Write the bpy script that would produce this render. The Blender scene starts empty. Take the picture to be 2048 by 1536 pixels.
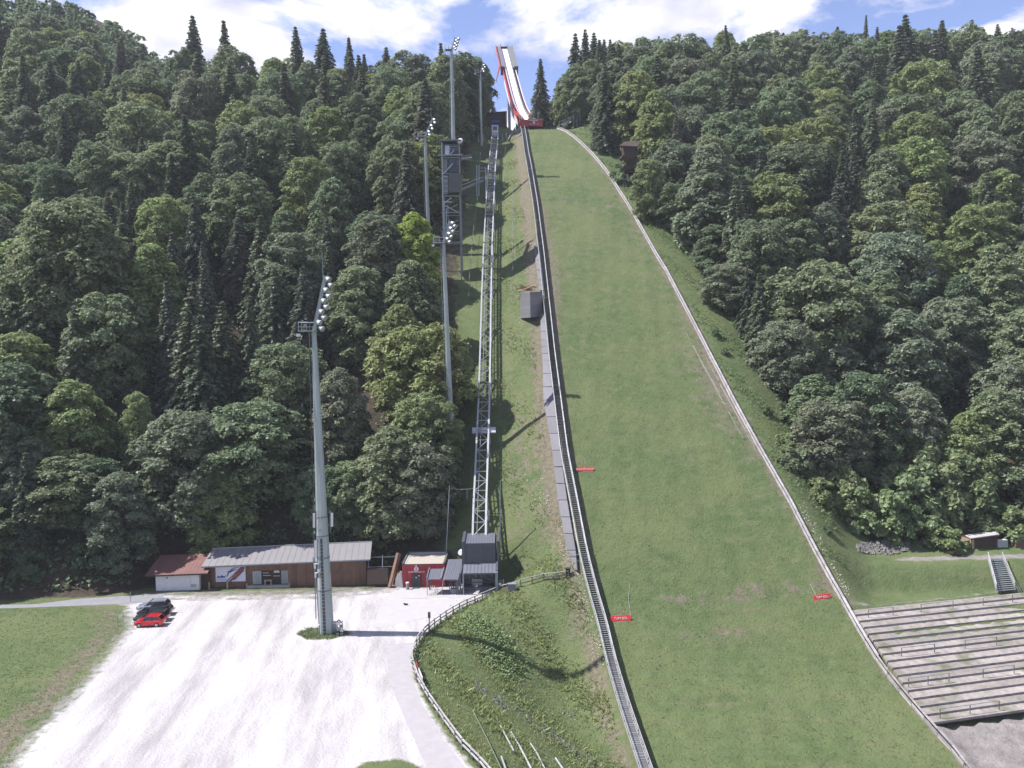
import bpy, math, random
import numpy as np
from mathutils import Vector, Matrix
random.seed(7); rng = np.random.default_rng(11)
sc = bpy.context.scene
COL = sc.collection

# ------------------------------------------------------------------ camera
FPX, CX, CY, CH = 1600.0, 1024.0, 768.0, 36.0          # focal length and centre in photo pixels, camera height
TH, RO = math.radians(2.5), math.radians(0.9)
fw = Vector((0, math.cos(TH), -math.sin(TH)))
up0 = Vector((0, math.sin(TH), math.cos(TH))); ri0 = Vector((1, 0, 0))
cu = up0*math.cos(RO) + ri0*math.sin(RO)
cr = ri0*math.cos(RO) - up0*math.sin(RO)
cam = bpy.data.cameras.new('camera'); camo = bpy.data.objects.new('camera', cam); COL.objects.link(camo)
cam.sensor_width = 36.0; cam.lens = 36.0*FPX/2048.0; cam.clip_end = 6000; cam.clip_start = 0.5
camo.matrix_world = Matrix(((cr.x, cu.x, -fw.x, 0), (cr.y, cu.y, -fw.y, 0), (cr.z, cu.z, -fw.z, CH), (0, 0, 0, 1)))
sc.camera = camo

# ------------------------------------------------------------------ sky and sun
SUN_EL = 55.0
w = bpy.data.worlds.new('World'); sc.world = w; w.use_nodes = True
nt = w.node_tree; nt.nodes.clear()
def wn(t, **k):
    n = nt.nodes.new(t)
    for a, b in k.items(): setattr(n, a, b)
    return n
out = wn('ShaderNodeOutputWorld'); sky = wn('ShaderNodeTexSky', sky_type='NISHITA', sun_disc=False)
sky.sun_elevation = math.radians(SUN_EL); sky.sun_rotation = math.radians(-92); sky.altitude = 700; sky.air_density = 1.0; sky.dust_density = 0.6; sky.ozone_density = 2.0
bg = wn('ShaderNodeBackground'); bg.inputs[1].default_value = 0.10
tint = wn('ShaderNodeMix', data_type='RGBA', blend_type='MULTIPLY'); tint.inputs[0].default_value = 1.0
tint.inputs[7].default_value = (1.0, 0.90, 1.04, 1)
cb = wn('ShaderNodeBackground'); cb.inputs[1].default_value = 0.60
tc = wn('ShaderNodeTexCoord'); sp = wn('ShaderNodeSeparateXYZ'); nt.links.new(tc.outputs['Generated'], sp.inputs[0])
ad = wn('ShaderNodeMath', operation='ADD'); ad.inputs[1].default_value = 0.22; mx = wn('ShaderNodeMath', operation='MAXIMUM'); mx.inputs[1].default_value = 0.0
nt.links.new(sp.outputs[2], mx.inputs[0]); nt.links.new(mx.outputs[0], ad.inputs[0])
dv = wn('ShaderNodeVectorMath', operation='DIVIDE'); cmb = wn('ShaderNodeCombineXYZ')
for i in range(3): nt.links.new(ad.outputs[0], cmb.inputs[i])
nt.links.new(tc.outputs['Generated'], dv.inputs[0]); nt.links.new(cmb.outputs[0], dv.inputs[1])
off = wn('ShaderNodeVectorMath', operation='ADD'); off.inputs[1].default_value = (1.35, 0.4, 0); nt.links.new(dv.outputs[0], off.inputs[0])
nz = wn('ShaderNodeTexNoise'); nz.inputs['Scale'].default_value = 1.9; nz.inputs['Detail'].default_value = 9; nz.inputs['Roughness'].default_value = 0.58; nz.inputs['Distortion'].default_value = 0.25
nt.links.new(off.outputs[0], nz.inputs['Vector'])
rp = wn('ShaderNodeValToRGB'); rp.color_ramp.elements[0].position = 0.505; rp.color_ramp.elements[1].position = 0.575
nt.links.new(nz.outputs[0], rp.inputs[0])
nz2 = wn('ShaderNodeTexNoise'); nz2.inputs['Scale'].default_value = 5.0; nz2.inputs['Detail'].default_value = 6; nt.links.new(off.outputs[0], nz2.inputs['Vector'])
rp2 = wn('ShaderNodeValToRGB'); rp2.color_ramp.elements[0].color = (0.55, 0.56, 0.74, 1); rp2.color_ramp.elements[1].color = (1, 0.98, 1, 1)
rp2.color_ramp.elements[0].position = 0.32; rp2.color_ramp.elements[1].position = 0.6
nt.links.new(nz2.outputs[0], rp2.inputs[0]); nt.links.new(rp2.outputs[0], cb.inputs[0])
ms = wn('ShaderNodeMixShader')
nt.links.new(sky.outputs[0], tint.inputs[6]); nt.links.new(tint.outputs[2], bg.inputs[0])
nt.links.new(rp.outputs[0], ms.inputs[0]); nt.links.new(bg.outputs[0], ms.inputs[1]); nt.links.new(cb.outputs[0], ms.inputs[2]); nt.links.new(ms.outputs[0], out.inputs[0])
sl = bpy.data.lights.new('sun', 'SUN'); sl.energy = 4.6; sl.angle = math.radians(0.53); sl.color = (1.0, 0.965, 0.93)
so = bpy.data.objects.new('sun', sl); COL.objects.link(so)
el = math.radians(SUN_EL); ld = Vector((math.cos(el)*0.998, -0.05*math.cos(el), -math.sin(el)))
so.rotation_euler = ld.to_track_quat('-Z', 'Y').to_euler(); so.location = (-60, 60, 120)
sc.view_settings.view_transform = 'Standard'; sc.view_settings.look = 'None'; sc.view_settings.gamma = 1.0; sc.view_settings.exposure = 1.1
try: sc.view_settings.use_curve_mapping = False
except Exception: pass
sc.render.engine = 'CYCLES'
sc.cycles.max_bounces = 6; sc.cycles.diffuse_bounces = 3; sc.cycles.transparent_max_bounces = 4

# ------------------------------------------------------------------ pixel to place
def ray(px, py):
    d = fw + cr*((px-CX)/FPX) + cu*((CY-py)/FPX)
    return d/d.y                                        # per metre of Y
def PY(px, py, Y):
    d = ray(px, py); return Vector((d.x*Y, Y, CH+d.z*Y))
def PZ(px, py, z=0.0):
    d = ray(px, py); Y = (z-CH)/d.z; return Vector((d.x*Y, Y, z))
def proj(p):
    q = Vector(p)-Vector((0, 0, CH)); dd = q.dot(fw)
    return (CX+FPX*q.dot(cr)/dd, CY-FPX*q.dot(cu)/dd, dd)
def sstep(a, b, x):
    t = np.clip((np.asarray(x, float)-a)/(b-a), 0, 1); return t*t*(3-2*t)
def pchip(pts):
    xs = np.array([p[0] for p in pts], float); ys = np.array([p[1] for p in pts], float)
    h = np.diff(xs); d = np.diff(ys)/h; m = np.zeros(len(xs)); m[0], m[-1] = d[0], d[-1]
    for i in range(1, len(xs)-1):
        if d[i-1]*d[i] > 0: m[i] = (h[i-1]+h[i])/(h[i-1]/d[i]+h[i]/d[i-1])
    def f(x):
        x = np.asarray(x, float); xc = np.clip(x, xs[0], xs[-1])
        i = np.clip(np.searchsorted(xs, xc)-1, 0, len(xs)-2); t = (xc-xs[i])/h[i]
        r = (2*t**3-3*t**2+1)*ys[i]+(t**3-2*t**2+t)*h[i]*m[i]+(-2*t**3+3*t**2)*ys[i+1]+(t**3-t**2)*h[i]*m[i+1]
        return r+np.where(x > xs[-1], (x-xs[-1])*m[-1], 0)+np.where(x < xs[0], (x-xs[0])*m[0], 0)
    return f
# profiles (distance from the camera -> height)
PH = pchip([(20, -9.2), (60, -8.6), (80, -6.9), (95, -4.0), (104, .4), (113.8, 7.2), (121.6, 12.9), (135.7, 23.1), (153.4, 36), (167.5, 46.2), (185.2, 58.8), (207.3, 74.3), (243, 95.7), (277, 110.8), (286, 112.9), (310, 114.0), (420, 118), (2500, 118)])
PLf = pchip([(-200, 0), (117, 0), (121, .6), (126, 5.0), (140, 17), (162, 34.5), (195, 58.8), (225, 79), (256, 97), (280, 111), (300, 120), (340, 126), (420, 130), (700, 128), (2500, 128)])
PRf = pchip([(20, -10), (60, -9.0), (84, -7.3), (86.4, -6.6), (104.6, .55), (110.4, .8), (115.3, 4.0), (119.5, 4.2), (124, 5.6), (132, 11), (150, 23), (165, 34), (200, 58.5), (250, 93), (290, 121), (330, 140), (400, 148), (700, 146), (2500, 146)])
def hit(px, py, f, y0=55, y1=292):
    d = ray(px, py); Ys = np.arange(y0, y1, .1); g = CH+d.z*Ys-f(Ys)
    i = np.where((g[:-1] > 0) & (g[1:] <= 0))[0]
    if len(i) == 0: i = [int(np.argmin(np.abs(g)))]
    Y = float(Ys[i[0]]); return Vector((d.x*Y, Y, float(f(Y))))
def line(pts, f):
    q = [hit(x, y, f) for x, y in pts]; q.sort(key=lambda p: p.y)
    ys = [p.y for p in q]; xs = [p.x for p in q]
    return (lambda Y: np.interp(Y, ys, xs)), q
WL = [(1049, 253), (1057, 300), (1075, 400), (1088, 500), (1099, 600), (1110, 700), (1123, 800), (1136, 900), (1156, 1000), (1175, 1100), (1196, 1180), (1214, 1240), (1242, 1350), (1275, 1450), (1305, 1536), (1345, 1640)]
RLN = [(1113, 256), (1135, 267), (1158, 285), (1187, 314), (1214, 347), (1238, 385), (1261, 422), (1285, 465), (1309, 508), (1332, 546), (1359, 598), (1412, 700), (1463, 800), (1517, 900), (1575, 1000), (1626, 1100), (1681, 1200), (1738, 1300), (1812, 1400), (1900, 1500), (1927, 1536), (2010, 1640)]
XW, QW = line(WL, lambda Y: PH(Y)+1.25)
XR, QR = line(RLN, lambda Y: PH(Y))
FENCE = [(960, 1536), (925, 1500), (892, 1455), (858, 1405), (835, 1365), (824, 1328), (828, 1300), (842, 1278), (862, 1259), (890, 1238), (925, 1217), (960, 1202), (1000, 1185)]
_fa = sorted([PZ(x, y, 0.0) for x, y in FENCE], key=lambda p: p.y)
_ay = [20.0]+[p.y for p in _fa]+[120.5, 125, 420]; _ax = [18.0]+[p.x+.25 for p in _fa]+[1.0, -1.5, -2.5]
XA = lambda Y: np.interp(Y, _ay, _ax)
def rough(X, Y):
    return .45*np.sin(.31*X+.17*Y)+.35*np.sin(.53*Y-.21*X+1.3)+.3*np.sin(.13*X-.37*Y+.7)+.9*np.sin(.057*X+.9)*np.sin(.049*Y)
def TZ(X, Y):
    X = np.asarray(X, float); Y = np.asarray(Y, float)
    xa, xw, xr, ph = XA(Y), XW(Y)-1.3, XR(Y), PH(Y)
    sh = np.interp(X, [-300, -70, -62, -56, -14, -7], [-2.5, -2.5, 1, 6, 6, 0])*(1-sstep(150, 200, Y))
    zl = PLf(Y-sh)+rough(X, Y)*sstep(122, 140, Y)*sstep(-6, -14, X)
    zl = zl+sstep(105, 230, -X)*np.clip(Y-255, 0, 170)*.50
    hl = ph-np.interp(Y, [60, 100, 112, 122, 185, 200, 280], [.6, .6, .7, 2.3, 2.3, 1.0, .7])
    t = np.clip((X-xa)/np.maximum(xw-xa, .5), 0, 1)
    dip = np.interp(Y, [60, 80, 90, 97, 103, 112], [.6, 1.2, 2.6, 3.4, 2.6, 0])
    zm = zl*(1-t)+hl*t-dip*np.sin(np.pi*t**2.4)+.12*np.sin(.9*X+.7*Y)*np.sin(np.pi*t)
    kk = .235*(1-sstep(106, 113, Y)); pr = PRf(Y-kk*np.clip(X-43, -20, 55))+rough(X, Y)*sstep(126, 145, Y)
    pr = pr+sstep(60, 140, X)*np.clip(Y-290, 0, 120)*.10
    wd = np.interp(Y, [60, 90, 105, 113, 130, 165], [2.5, 2.5, 4, 8, 18, 30])
    ww = sstep(0, 1, (X-xr-.8)/wd); zr = (ph-.35)*(1-ww)+pr*ww
    return np.where(X < xw, zm, np.where(X <= xr+.8, ph-.35, zr))
tz = lambda x, y: float(TZ(x, y))
def G(px, py, lift=0.0):
    d = ray(px, py); Ys = np.arange(50, 460, .25); g = CH+d.z*Ys-TZ(d.x*Ys, Ys)
    i = np.where(g <= 0)[0]; Y = float(Ys[i[0]]) if len(i) else 300.0
    return Vector((d.x*Y, Y, tz(d.x*Y, Y)+lift))
H = lambda px, py: hit(px, py, lambda Y: PH(Y))

# ------------------------------------------------------------------ materials
def newmat(name):
    m = bpy.data.materials.new(name); m.use_nodes = True; t = m.node_tree
    return m, t, t.nodes['Principled BSDF']
def N(t, typ, **k):
    n = t.nodes.new(typ)
    for a, b in k.items(): setattr(n, a, b)
    return n
def mat(name, col, rough=.7, var=.18, scale=1.5, bump=.15, metal=0.0, stretch=(1, 1, 1), spec=.4, wear=None):
    m, t, b = newmat(name); L = t.links.new
    tc = N(t, 'ShaderNodeTexCoord'); mp = N(t, 'ShaderNodeMapping'); mp.inputs['Scale'].default_value = stretch
    L(tc.outputs['Object'], mp.inputs[0])
    geo = N(t, 'ShaderNodeNewGeometry'); mp2 = N(t, 'ShaderNodeMapping'); mp2.inputs['Scale'].default_value = stretch; L(geo.outputs['Position'], mp2.inputs[0])
    nz = N(t, 'ShaderNodeTexNoise'); nz.inputs['Scale'].default_value = scale; nz.inputs['Detail'].default_value = 6; nz.inputs['Roughness'].default_value = .65
    L(mp2.outputs[0], nz.inputs['Vector'])
    r = N(t, 'ShaderNodeValToRGB'); c = np.array(col)
    lo = np.clip(c*(1-var), 0, 1); hi = np.clip(c*(1+var), 0, 1)
    r.color_ramp.elements[0].color = (*lo, 1); r.color_ramp.elements[1].color = (*hi, 1)
    r.color_ramp.elements[0].position = .3; r.color_ramp.elements[1].position = .72
    L(nz.outputs[0], r.inputs[0])
    oi = N(t, 'ShaderNodeObjectInfo'); mr = N(t, 'ShaderNodeMapRange'); mr.inputs[3].default_value = 1-var*.7; mr.inputs[4].default_value = 1+var*.7; L(oi.outputs['Random'], mr.inputs[0])
    mu = N(t, 'ShaderNodeVectorMath', operation='SCALE'); L(r.outputs[0], mu.inputs[0]); L(mr.outputs[0], mu.inputs[3])
    last = mu.outputs[0]
    if wear:
        n2 = N(t, 'ShaderNodeTexNoise'); n2.inputs['Scale'].default_value = scale*.35; n2.inputs['Detail'].default_value = 8; L(geo.outputs['Position'], n2.inputs['Vector'])
        r2 = N(t, 'ShaderNodeValToRGB'); r2.color_ramp.elements[0].position = .52; r2.color_ramp.elements[1].position = .7; L(n2.outputs[0], r2.inputs[0])
        mm = N(t, 'ShaderNodeMix', data_type='RGBA'); L(r2.outputs[0], mm.inputs[0]); L(last, mm.inputs[6]); mm.inputs[7].default_value = (*wear, 1); last = mm.outputs[2]
    L(last, b.inputs['Base Color'])
    b.inputs['Roughness'].default_value = rough; b.inputs['Metallic'].default_value = metal; b.inputs['Specular IOR Level'].default_value = spec
    if bump:
        bp = N(t, 'ShaderNodeBump'); bp.inputs['Strength'].default_value = bump; bp.inputs['Distance'].default_value = .05
        n3 = N(t, 'ShaderNodeTexNoise'); n3.inputs['Scale'].default_value = scale*5; n3.inputs['Detail'].default_value = 4; L(mp2.outputs[0], n3.inputs['Vector'])
        L(n3.outputs[0], bp.inputs['Height']); L(bp.outputs[0], b.inputs['Normal'])
    return m
galv = mat('galvanised_steel', (.27, .30, .31), .45, .15, 2, .05, .35)
mast_m = mat('mast_steel', (.27, .31, .31), .5, .14, .6, .05, .25, (1, 1, .25), wear=(.34, .36, .35))
dsteel = mat('dark_steel', (.05, .055, .065), .5, .2, 2, .05, .2)
msteel = mat('grey_steel', (.16, .17, .19), .5, .2, 2, .05, .2)
silver = mat('bright_steel', (.36, .365, .375), .45, .15, 2, .03, .25)
anthr = mat('anthracite_sheet', (.075, .08, .10), .42, .12, 1, .04, .2, spec=.5)
anthr_r = mat('anthracite_roof', (.125, .13, .155), .45, .1, 1.5, .03, .1)
redp = mat('red_cladding', (.34, .026, .034), .55, .16, 2, .1, wear=(.27, .03, .035))
redsteel = mat('red_steel', (.42, .035, .03), .5, .12, 2, .05)
brightred = mat('banner_red', (.62, .035, .04), .55, .06, 2, .1)
white = mat('white_paint', (.55, .545, .55), .5, .08, 2, .03)
whiteboard = mat('limewashed_board', (.36, .34, .34), .75, .22, 2.5, .2, 0, (1, .25, 1), wear=(.27, .25, .25))
greyboard = mat('weathered_board', (.24, .22, .22), .85, .25, 3, .25, 0, (3, .4, 3), wear=(.15, .13, .13))
brownwood = mat('brown_boarding', (.15, .085, .058), .75, .28, 2, .2, 0, (4, 4, .3), wear=(.11, .068, .05))
darkwood = mat('dark_brown_wood', (.045, .028, .022), .8, .25, 3, .2)
palewood = mat('raw_timber', (.30, .22, .15), .8, .22, 3, .2)
rail_wood = mat('fence_wood', (.13, .115, .10), .85, .25, 4, .25)
pale_rail = mat('bleached_rail', (.30, .29, .29), .8, .2, 4, .2)
greyroof = mat('grey_roof_sheet', (.175, .166, .172), .6, .07, .8, .04)
redroof = mat('red_brown_roof_sheet', (.15, .068, .058), .65, .16, 1.2, .1, wear=(.11, .056, .05))
concrete = mat('concrete', (.28, .27, .27), .85, .13, 1.2, .15, wear=(.22, .21, .21))
greyconc = mat('grey_concrete', (.17, .165, .18), .85, .12, 1.5, .15)
slabm = mat('apron_concrete', (.33, .315, .32), .85, .06, .7, .06)
asph = mat('asphalt_path', (.29, .275, .285), .85, .10, .9, .12)
roadm = mat('road_surface', (.20, .20, .215), .85, .12, .9, .12)
gravelroof = mat('gravel_roof', (.33, .30, .26), .9, .3, 9, .6, wear=(.24, .25, .15))
sidewall_m = mat('grey_fibre_panel', (.135, .132, .145), .8, .14, 2.5, .2, 0, (1, 1, 6))
glass_m = mat('dark_glass', (.012, .014, .018), .08, .1, 1, 0, 0, spec=.8)
lampglass = mat('lamp_glass', (.36, .37, .38), .22, .1, 4, 0, .6)
black = mat('black_rubber', (.015, .015, .016), .75, .1, 2, .05)
blackp = mat('black_painted', (.018, .018, .02), .5, .1, 2, .03)
grating = mat('steel_grating', (.15, .154, .16), .6, .25, 5, .3, .2)
trackm = mat('white_inrun_track', (.82, .82, .84), .4, .03, .5, .02)
bark = mat('tree_bark', (.10, .085, .07), .9, .3, 3, .4, 0, (1, 1, .3))
rockm = mat('limestone_rock', (.15, .145, .135), .9, .35, 2.5, .5, wear=(.12, .115, .10))
gravstep = mat('terrace_gravel', (.245, .22, .20), .95, .28, 1.2, .4, wear=(.11, .115, .06))
greenbox = mat('grey_green_panel', (.075, .085, .08), .6, .12, 1, .05)
bluem = mat('blue_panel', (.03, .06, .30), .5, .1, 2, .02)

def leafmat(name, col, trans=.3):
    m = bpy.data.materials.new(name); m.use_nodes = True; t = m.node_tree; t.nodes.clear(); L = t.links.new
    o = N(t, 'ShaderNodeOutputMaterial'); oi = N(t, 'ShaderNodeObjectInfo'); geo = N(t, 'ShaderNodeNewGeometry')
    hs = N(t, 'ShaderNodeHueSaturation'); hs.inputs['Color'].default_value = (*col, 1)
    mu = N(t, 'ShaderNodeMix', data_type='RGBA', blend_type='MULTIPLY'); mu.inputs[0].default_value = 1
    L(hs.outputs[0], mu.inputs[6]); L(oi.outputs['Color'], mu.inputs[7])
    a = N(t, 'ShaderNodeMapRange'); a.inputs[3].default_value = .475; a.inputs[4].default_value = .522; L(oi.outputs['Random'], a.inputs[0]); L(a.outputs[0], hs.inputs['Hue'])
    b = N(t, 'ShaderNodeMapRange'); b.inputs[3].default_value = .68; b.inputs[4].default_value = 1.35; L(geo.outputs['Random Per Island'], b.inputs[0]); L(b.outputs[0], hs.inputs['Value'])
    hs.inputs['Saturation'].default_value = .92
    d = N(t, 'ShaderNodeBsdfDiffuse'); tr = N(t, 'ShaderNodeBsdfTranslucent'); g = N(t, 'ShaderNodeBsdfGlossy'); g.inputs['Roughness'].default_value = .45; g.inputs[0].default_value = (.9, .95, 1, 1)
    L(mu.outputs[2], d.inputs[0]); L(mu.outputs[2], tr.inputs[0])
    m1 = N(t, 'ShaderNodeMixShader'); m1.inputs[0].default_value = trans; L(d.outputs[0], m1.inputs[1]); L(tr.outputs[0], m1.inputs[2])
    m2 = N(t, 'ShaderNodeMixShader'); m2.inputs[0].default_value = .012; L(m1.outputs[0], m2.inputs[1]); L(g.outputs[0], m2.inputs[2]); L(m2.outputs[0], o.inputs[0])
    return m
leaf_b = leafmat('beech_leaves', (.185, .235, .122), .45); leaf_s = leafmat('spruce_needles', (.135, .162, .10), .32)
leaf_g = leafmat('meadow_blades', (.20, .228, .105), .5)

def groundmat():
    m, t, b = newmat('ground_surface'); L = t.links.new
    geo = N(t, 'ShaderNodeNewGeometry'); P = geo.outputs['Position']
    def noise(s, d=5, r=.6, st=(1, 1, 1), rz=0):
        mp = N(t, 'ShaderNodeMapping'); mp.inputs['Scale'].default_value = st; q0 = N(t, 'ShaderNodeVectorRotate'); q0.inputs['Angle'].default_value = rz; L(P, q0.inputs[0]); L(q0.outputs[0], mp.inputs[0])
        n = N(t, 'ShaderNodeTexNoise'); n.inputs['Scale'].default_value = s; n.inputs['Detail'].default_value = d; n.inputs['Roughness'].default_value = r; L(mp.outputs[0], n.inputs['Vector']); return n.outputs[0]
    def ramp(f, c0, c1, p0=.35, p1=.65):
        r = N(t, 'ShaderNodeValToRGB'); r.color_ramp.elements[0].color = (*c0, 1); r.color_ramp.elements[1].color = (*c1, 1)
        r.color_ramp.elements[0].position = p0; r.color_ramp.elements[1].position = p1; L(f, r.inputs[0]); return r.outputs[0]
    def mix(f, a, c):
        x = N(t, 'ShaderNodeMix', data_type='RGBA'); L(f, x.inputs[0]); L(a, x.inputs[6]); L(c, x.inputs[7]); return x.outputs[2]
    def mask(attr, n, k=.9):
        at = N(t, 'ShaderNodeAttribute'); at.attribute_name = attr
        s = N(t, 'ShaderNodeMath', operation='SUBTRACT'); L(n, s.inputs[0]); s.inputs[1].default_value = .5
        q = N(t, 'ShaderNodeMath', operation='MULTIPLY_ADD'); L(s.outputs[0], q.inputs[0]); q.inputs[1].default_value = k; L(at.outputs['Fac'], q.inputs[2])
        r = N(t, 'ShaderNodeMapRange'); r.inputs[1].default_value = .38; r.inputs[2].default_value = .62; L(q.outputs[0], r.inputs[0])
        return r.outputs[0]
    big, mid, fine = noise(.09, 4), noise(.55, 6, .68), noise(4.5, 4, .7)
    g = ramp(mid, (.060, .092, .035), (.106, .134, .058), .3, .72)
    g = mix(ramp(big, (0, 0, 0), (1, 1, 1), .42, .66), g, ramp(fine, (.084, .112, .044), (.138, .152, .070), .3, .7))
    g = mix(ramp(fine, (0, 0, 0), (.8, .8, .8), .56, .74), g, ramp(mid, (.038, .052, .022), (.062, .076, .034)))
    ml = noise(.9, 5, .7, (.12, 1, 1)); g = mix(ramp(ml, (0, 0, 0), (.55, .55, .55), .54, .70), g, ramp(mid, (.10, .098, .052), (.15, .135, .085)))
    spk = noise(2.2, 3, .8); g = mix(ramp(spk, (0, 0, 0), (.75, .75, .75), .66, .74), g, ramp(fine, (.16, .16, .085), (.22, .20, .12)))
    dry = ramp(noise(1.6, 6, .75), (.085, .078, .05), (.19, .165, .125), .3, .72)
    g = mix(mask('dry', mid, 1.3), g, dry)
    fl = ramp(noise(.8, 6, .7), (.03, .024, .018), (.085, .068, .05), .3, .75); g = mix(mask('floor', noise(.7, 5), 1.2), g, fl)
    st = noise(.30, 8, .64, (1.0, .16, 1), -.12)
    gr = ramp(st, (.285, .268, .272), (.50, .478, .482), .36, .64); gr = mix(ramp(fine, (0, 0, 0), (.3, .3, .3), .45, .7), gr, ramp(mid, (.21, .20, .205), (.40, .385, .39)))
    g = mix(mask('gravel', noise(.9, 6, .7), .9), g, gr)
    di = ramp(noise(.7, 7, .7), (.145, .13, .12), (.27, .25, .24), .3, .7); g = mix(mask('dirt', noise(.6, 6, .7), 1.0), g, di)
    L(g, b.inputs['Base Color']); b.inputs['Roughness'].default_value = .95; b.inputs['Specular IOR Level'].default_value = .15
    bp = N(t, 'ShaderNodeBump'); bp.inputs['Strength'].default_value = .7; bp.inputs['Distance'].default_value = .25
    at = N(t, 'ShaderNodeMath', operation='ADD'); L(noise(3.2, 5, .75), at.inputs[0]); L(noise(.8, 4), at.inputs[1]); L(at.outputs[0], bp.inputs['Height']); L(bp.outputs[0], b.inputs['Normal'])
    return m
groundm = groundmat()

# ------------------------------------------------------------------ building helpers
def top(o):
    while o.parent is not None: o = o.parent
    return o
def org(parent): return top(parent).location.copy() if parent else Vector((0, 0, 0))
def tag(o, label=None, cat=None, group=None, kind=None):
    if label: o['label'] = label
    if cat: o['category'] = cat
    if group: o['group'] = group
    if kind: o['kind'] = kind
    return o
def thing(name, label, cat, loc=(0, 0, 0), group=None):
    o = bpy.data.objects.new(name, None); COL.objects.link(o); o.location = loc; o.empty_display_size = .5
    return tag(o, label, cat, group)
class MB:
    def __init__(s): s.v = []; s.f = []
    def add(s, vs, fs):
        k = len(s.v); s.v += [Vector(v) for v in vs]; s.f += [tuple(i+k for i in f) for f in fs]; return s
    def box(s, c, sz, ax=None):
        a = ax or (Vector((1, 0, 0)), Vector((0, 1, 0)), Vector((0, 0, 1))); c = Vector(c)
        vs = [c+a[0]*(i*sz[0]/2)+a[1]*(j*sz[1]/2)+a[2]*(k*sz[2]/2) for i in (-1, 1) for j in (-1, 1) for k in (-1, 1)]
        return s.add(vs, [(0, 1, 3, 2), (4, 6, 7, 5), (0, 4, 5, 1), (2, 3, 7, 6), (0, 2, 6, 4), (1, 5, 7, 3)])
    def beam(s, p, q, w, h, up=(0, 0, 1)):
        p, q = Vector(p), Vector(q); d = (q-p); l = d.length; d.normalize(); x = d.cross(Vector(up))
        if x.length < 1e-3: x = d.cross(Vector((0, 1, 0)))
        x.normalize(); z = x.cross(d); return s.box((p+q)/2, (w, l, h), (x, d, z))
    def tube(s, p, q, r0, r1=None, n=8):
        p, q = Vector(p), Vector(q); r1 = r0 if r1 is None else r1; d = (q-p).normalized()
        x = d.cross(Vector((0, 0, 1))); x = x.normalized() if x.length > 1e-3 else Vector((1, 0, 0)); y = d.cross(x)
        vs = [p+(x*math.cos(2*math.pi*i/n)+y*math.sin(2*math.pi*i/n))*r0 for i in range(n)]+[q+(x*math.cos(2*math.pi*i/n)+y*math.sin(2*math.pi*i/n))*r1 for i in range(n)]
        return s.add(vs, [(i, (i+1) % n, n+(i+1) % n, n+i) for i in range(n)]+[tuple(range(n-1, -1, -1)), tuple(range(n, 2*n))])
    def slab(s, pts, ext):
        pts = [Vector(p) for p in pts]; n = len(pts); e = Vector(ext)
        return s.add(pts+[p+e for p in pts], [tuple(range(n)), tuple(range(2*n-1, n-1, -1))]+[(i, n+i, n+(i+1) % n, (i+1) % n) for i in range(n)])
    def path(s, pts, w, h, up=(0, 0, 1)):
        for a, b in zip(pts[:-1], pts[1:]): s.beam(a, b, w, h, up)
        return s
    def pipe(s, pts, r, n=6):
        for a, b in zip(pts[:-1], pts[1:]): s.tube(a, b, r, r, n)
        return s
    def build(s, name, m, parent=None, smooth=False):
        o0 = org(parent); me = bpy.data.meshes.new(name); me.from_pydata([tuple(v-o0) for v in s.v], [], s.f)
        import bmesh
        bm = bmesh.new(); bm.from_mesh(me); bmesh.ops.recalc_face_normals(bm, faces=bm.faces); bm.to_mesh(me); bm.free()
        me.materials.append(m)
        if smooth: me.polygons.foreach_set('use_smooth', [True]*len(me.polygons))
        ob = bpy.data.objects.new(name, me); COL.objects.link(ob)
        if parent: ob.parent = parent
        return ob
_unit = {}
def unit(kind, m):
    k = (kind, m.name)
    if k not in _unit:
        b = MB()
        if kind == 'box': b.box((0, 0, 0), (1, 1, 1))
        else: b.tube((0, -.5, 0), (0, .5, 0), .5, .5, 8)
        me = bpy.data.meshes.new(kind+'_'+m.name); me.from_pydata([tuple(v) for v in b.v], [], b.f); me.materials.append(m); _unit[k] = me
    return _unit[k]
def piece(name, p, q, w, h, m, parent, up=(0, 0, 1), kind='box'):
    p, q = Vector(p), Vector(q); d = q-p; l = d.length; d.normalize(); x = d.cross(Vector(up))
    if x.length < 1e-3: x = d.cross(Vector((0, 1, 0)))
    x.normalize(); z = x.cross(d); c = (p+q)/2-org(parent)
    o = bpy.data.objects.new(name, unit(kind, m)); COL.objects.link(o); o.parent = parent
    o.matrix_local = Matrix(((x.x*w, d.x*l, z.x*h, c.x), (x.y*w, d.y*l, z.y*h, c.y), (x.z*w, d.z*l, z.z*h, c.z), (0, 0, 0, 1)))
    return o
def npmesh(name, V, F, m, parent=None, attrs=None):
    me = bpy.data.meshes.new(name); V = np.asarray(V, np.float32); F = np.asarray(F, np.int32); k = F.shape[1]
    me.vertices.add(len(V)); me.vertices.foreach_set('co', V.ravel())
    me.loops.add(F.size); me.loops.foreach_set('vertex_index', F.ravel())
    me.polygons.add(len(F)); me.polygons.foreach_set('loop_start', np.arange(0, F.size, k, dtype=np.int32))
    try: me.polygons.foreach_set('loop_total', np.full(len(F), k, np.int32))
    except Exception: pass
    me.update(calc_edges=True); me.validate(); me.materials.append(m)
    for a, vals in (attrs or {}).items():
        at = me.attributes.new(a, 'FLOAT', 'POINT'); at.data.foreach_set('value', np.asarray(vals, np.float32))
    if name is None: return me
    o = bpy.data.objects.new(name, me); COL.objects.link(o)
    if parent: o.parent = parent
    return o
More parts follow.
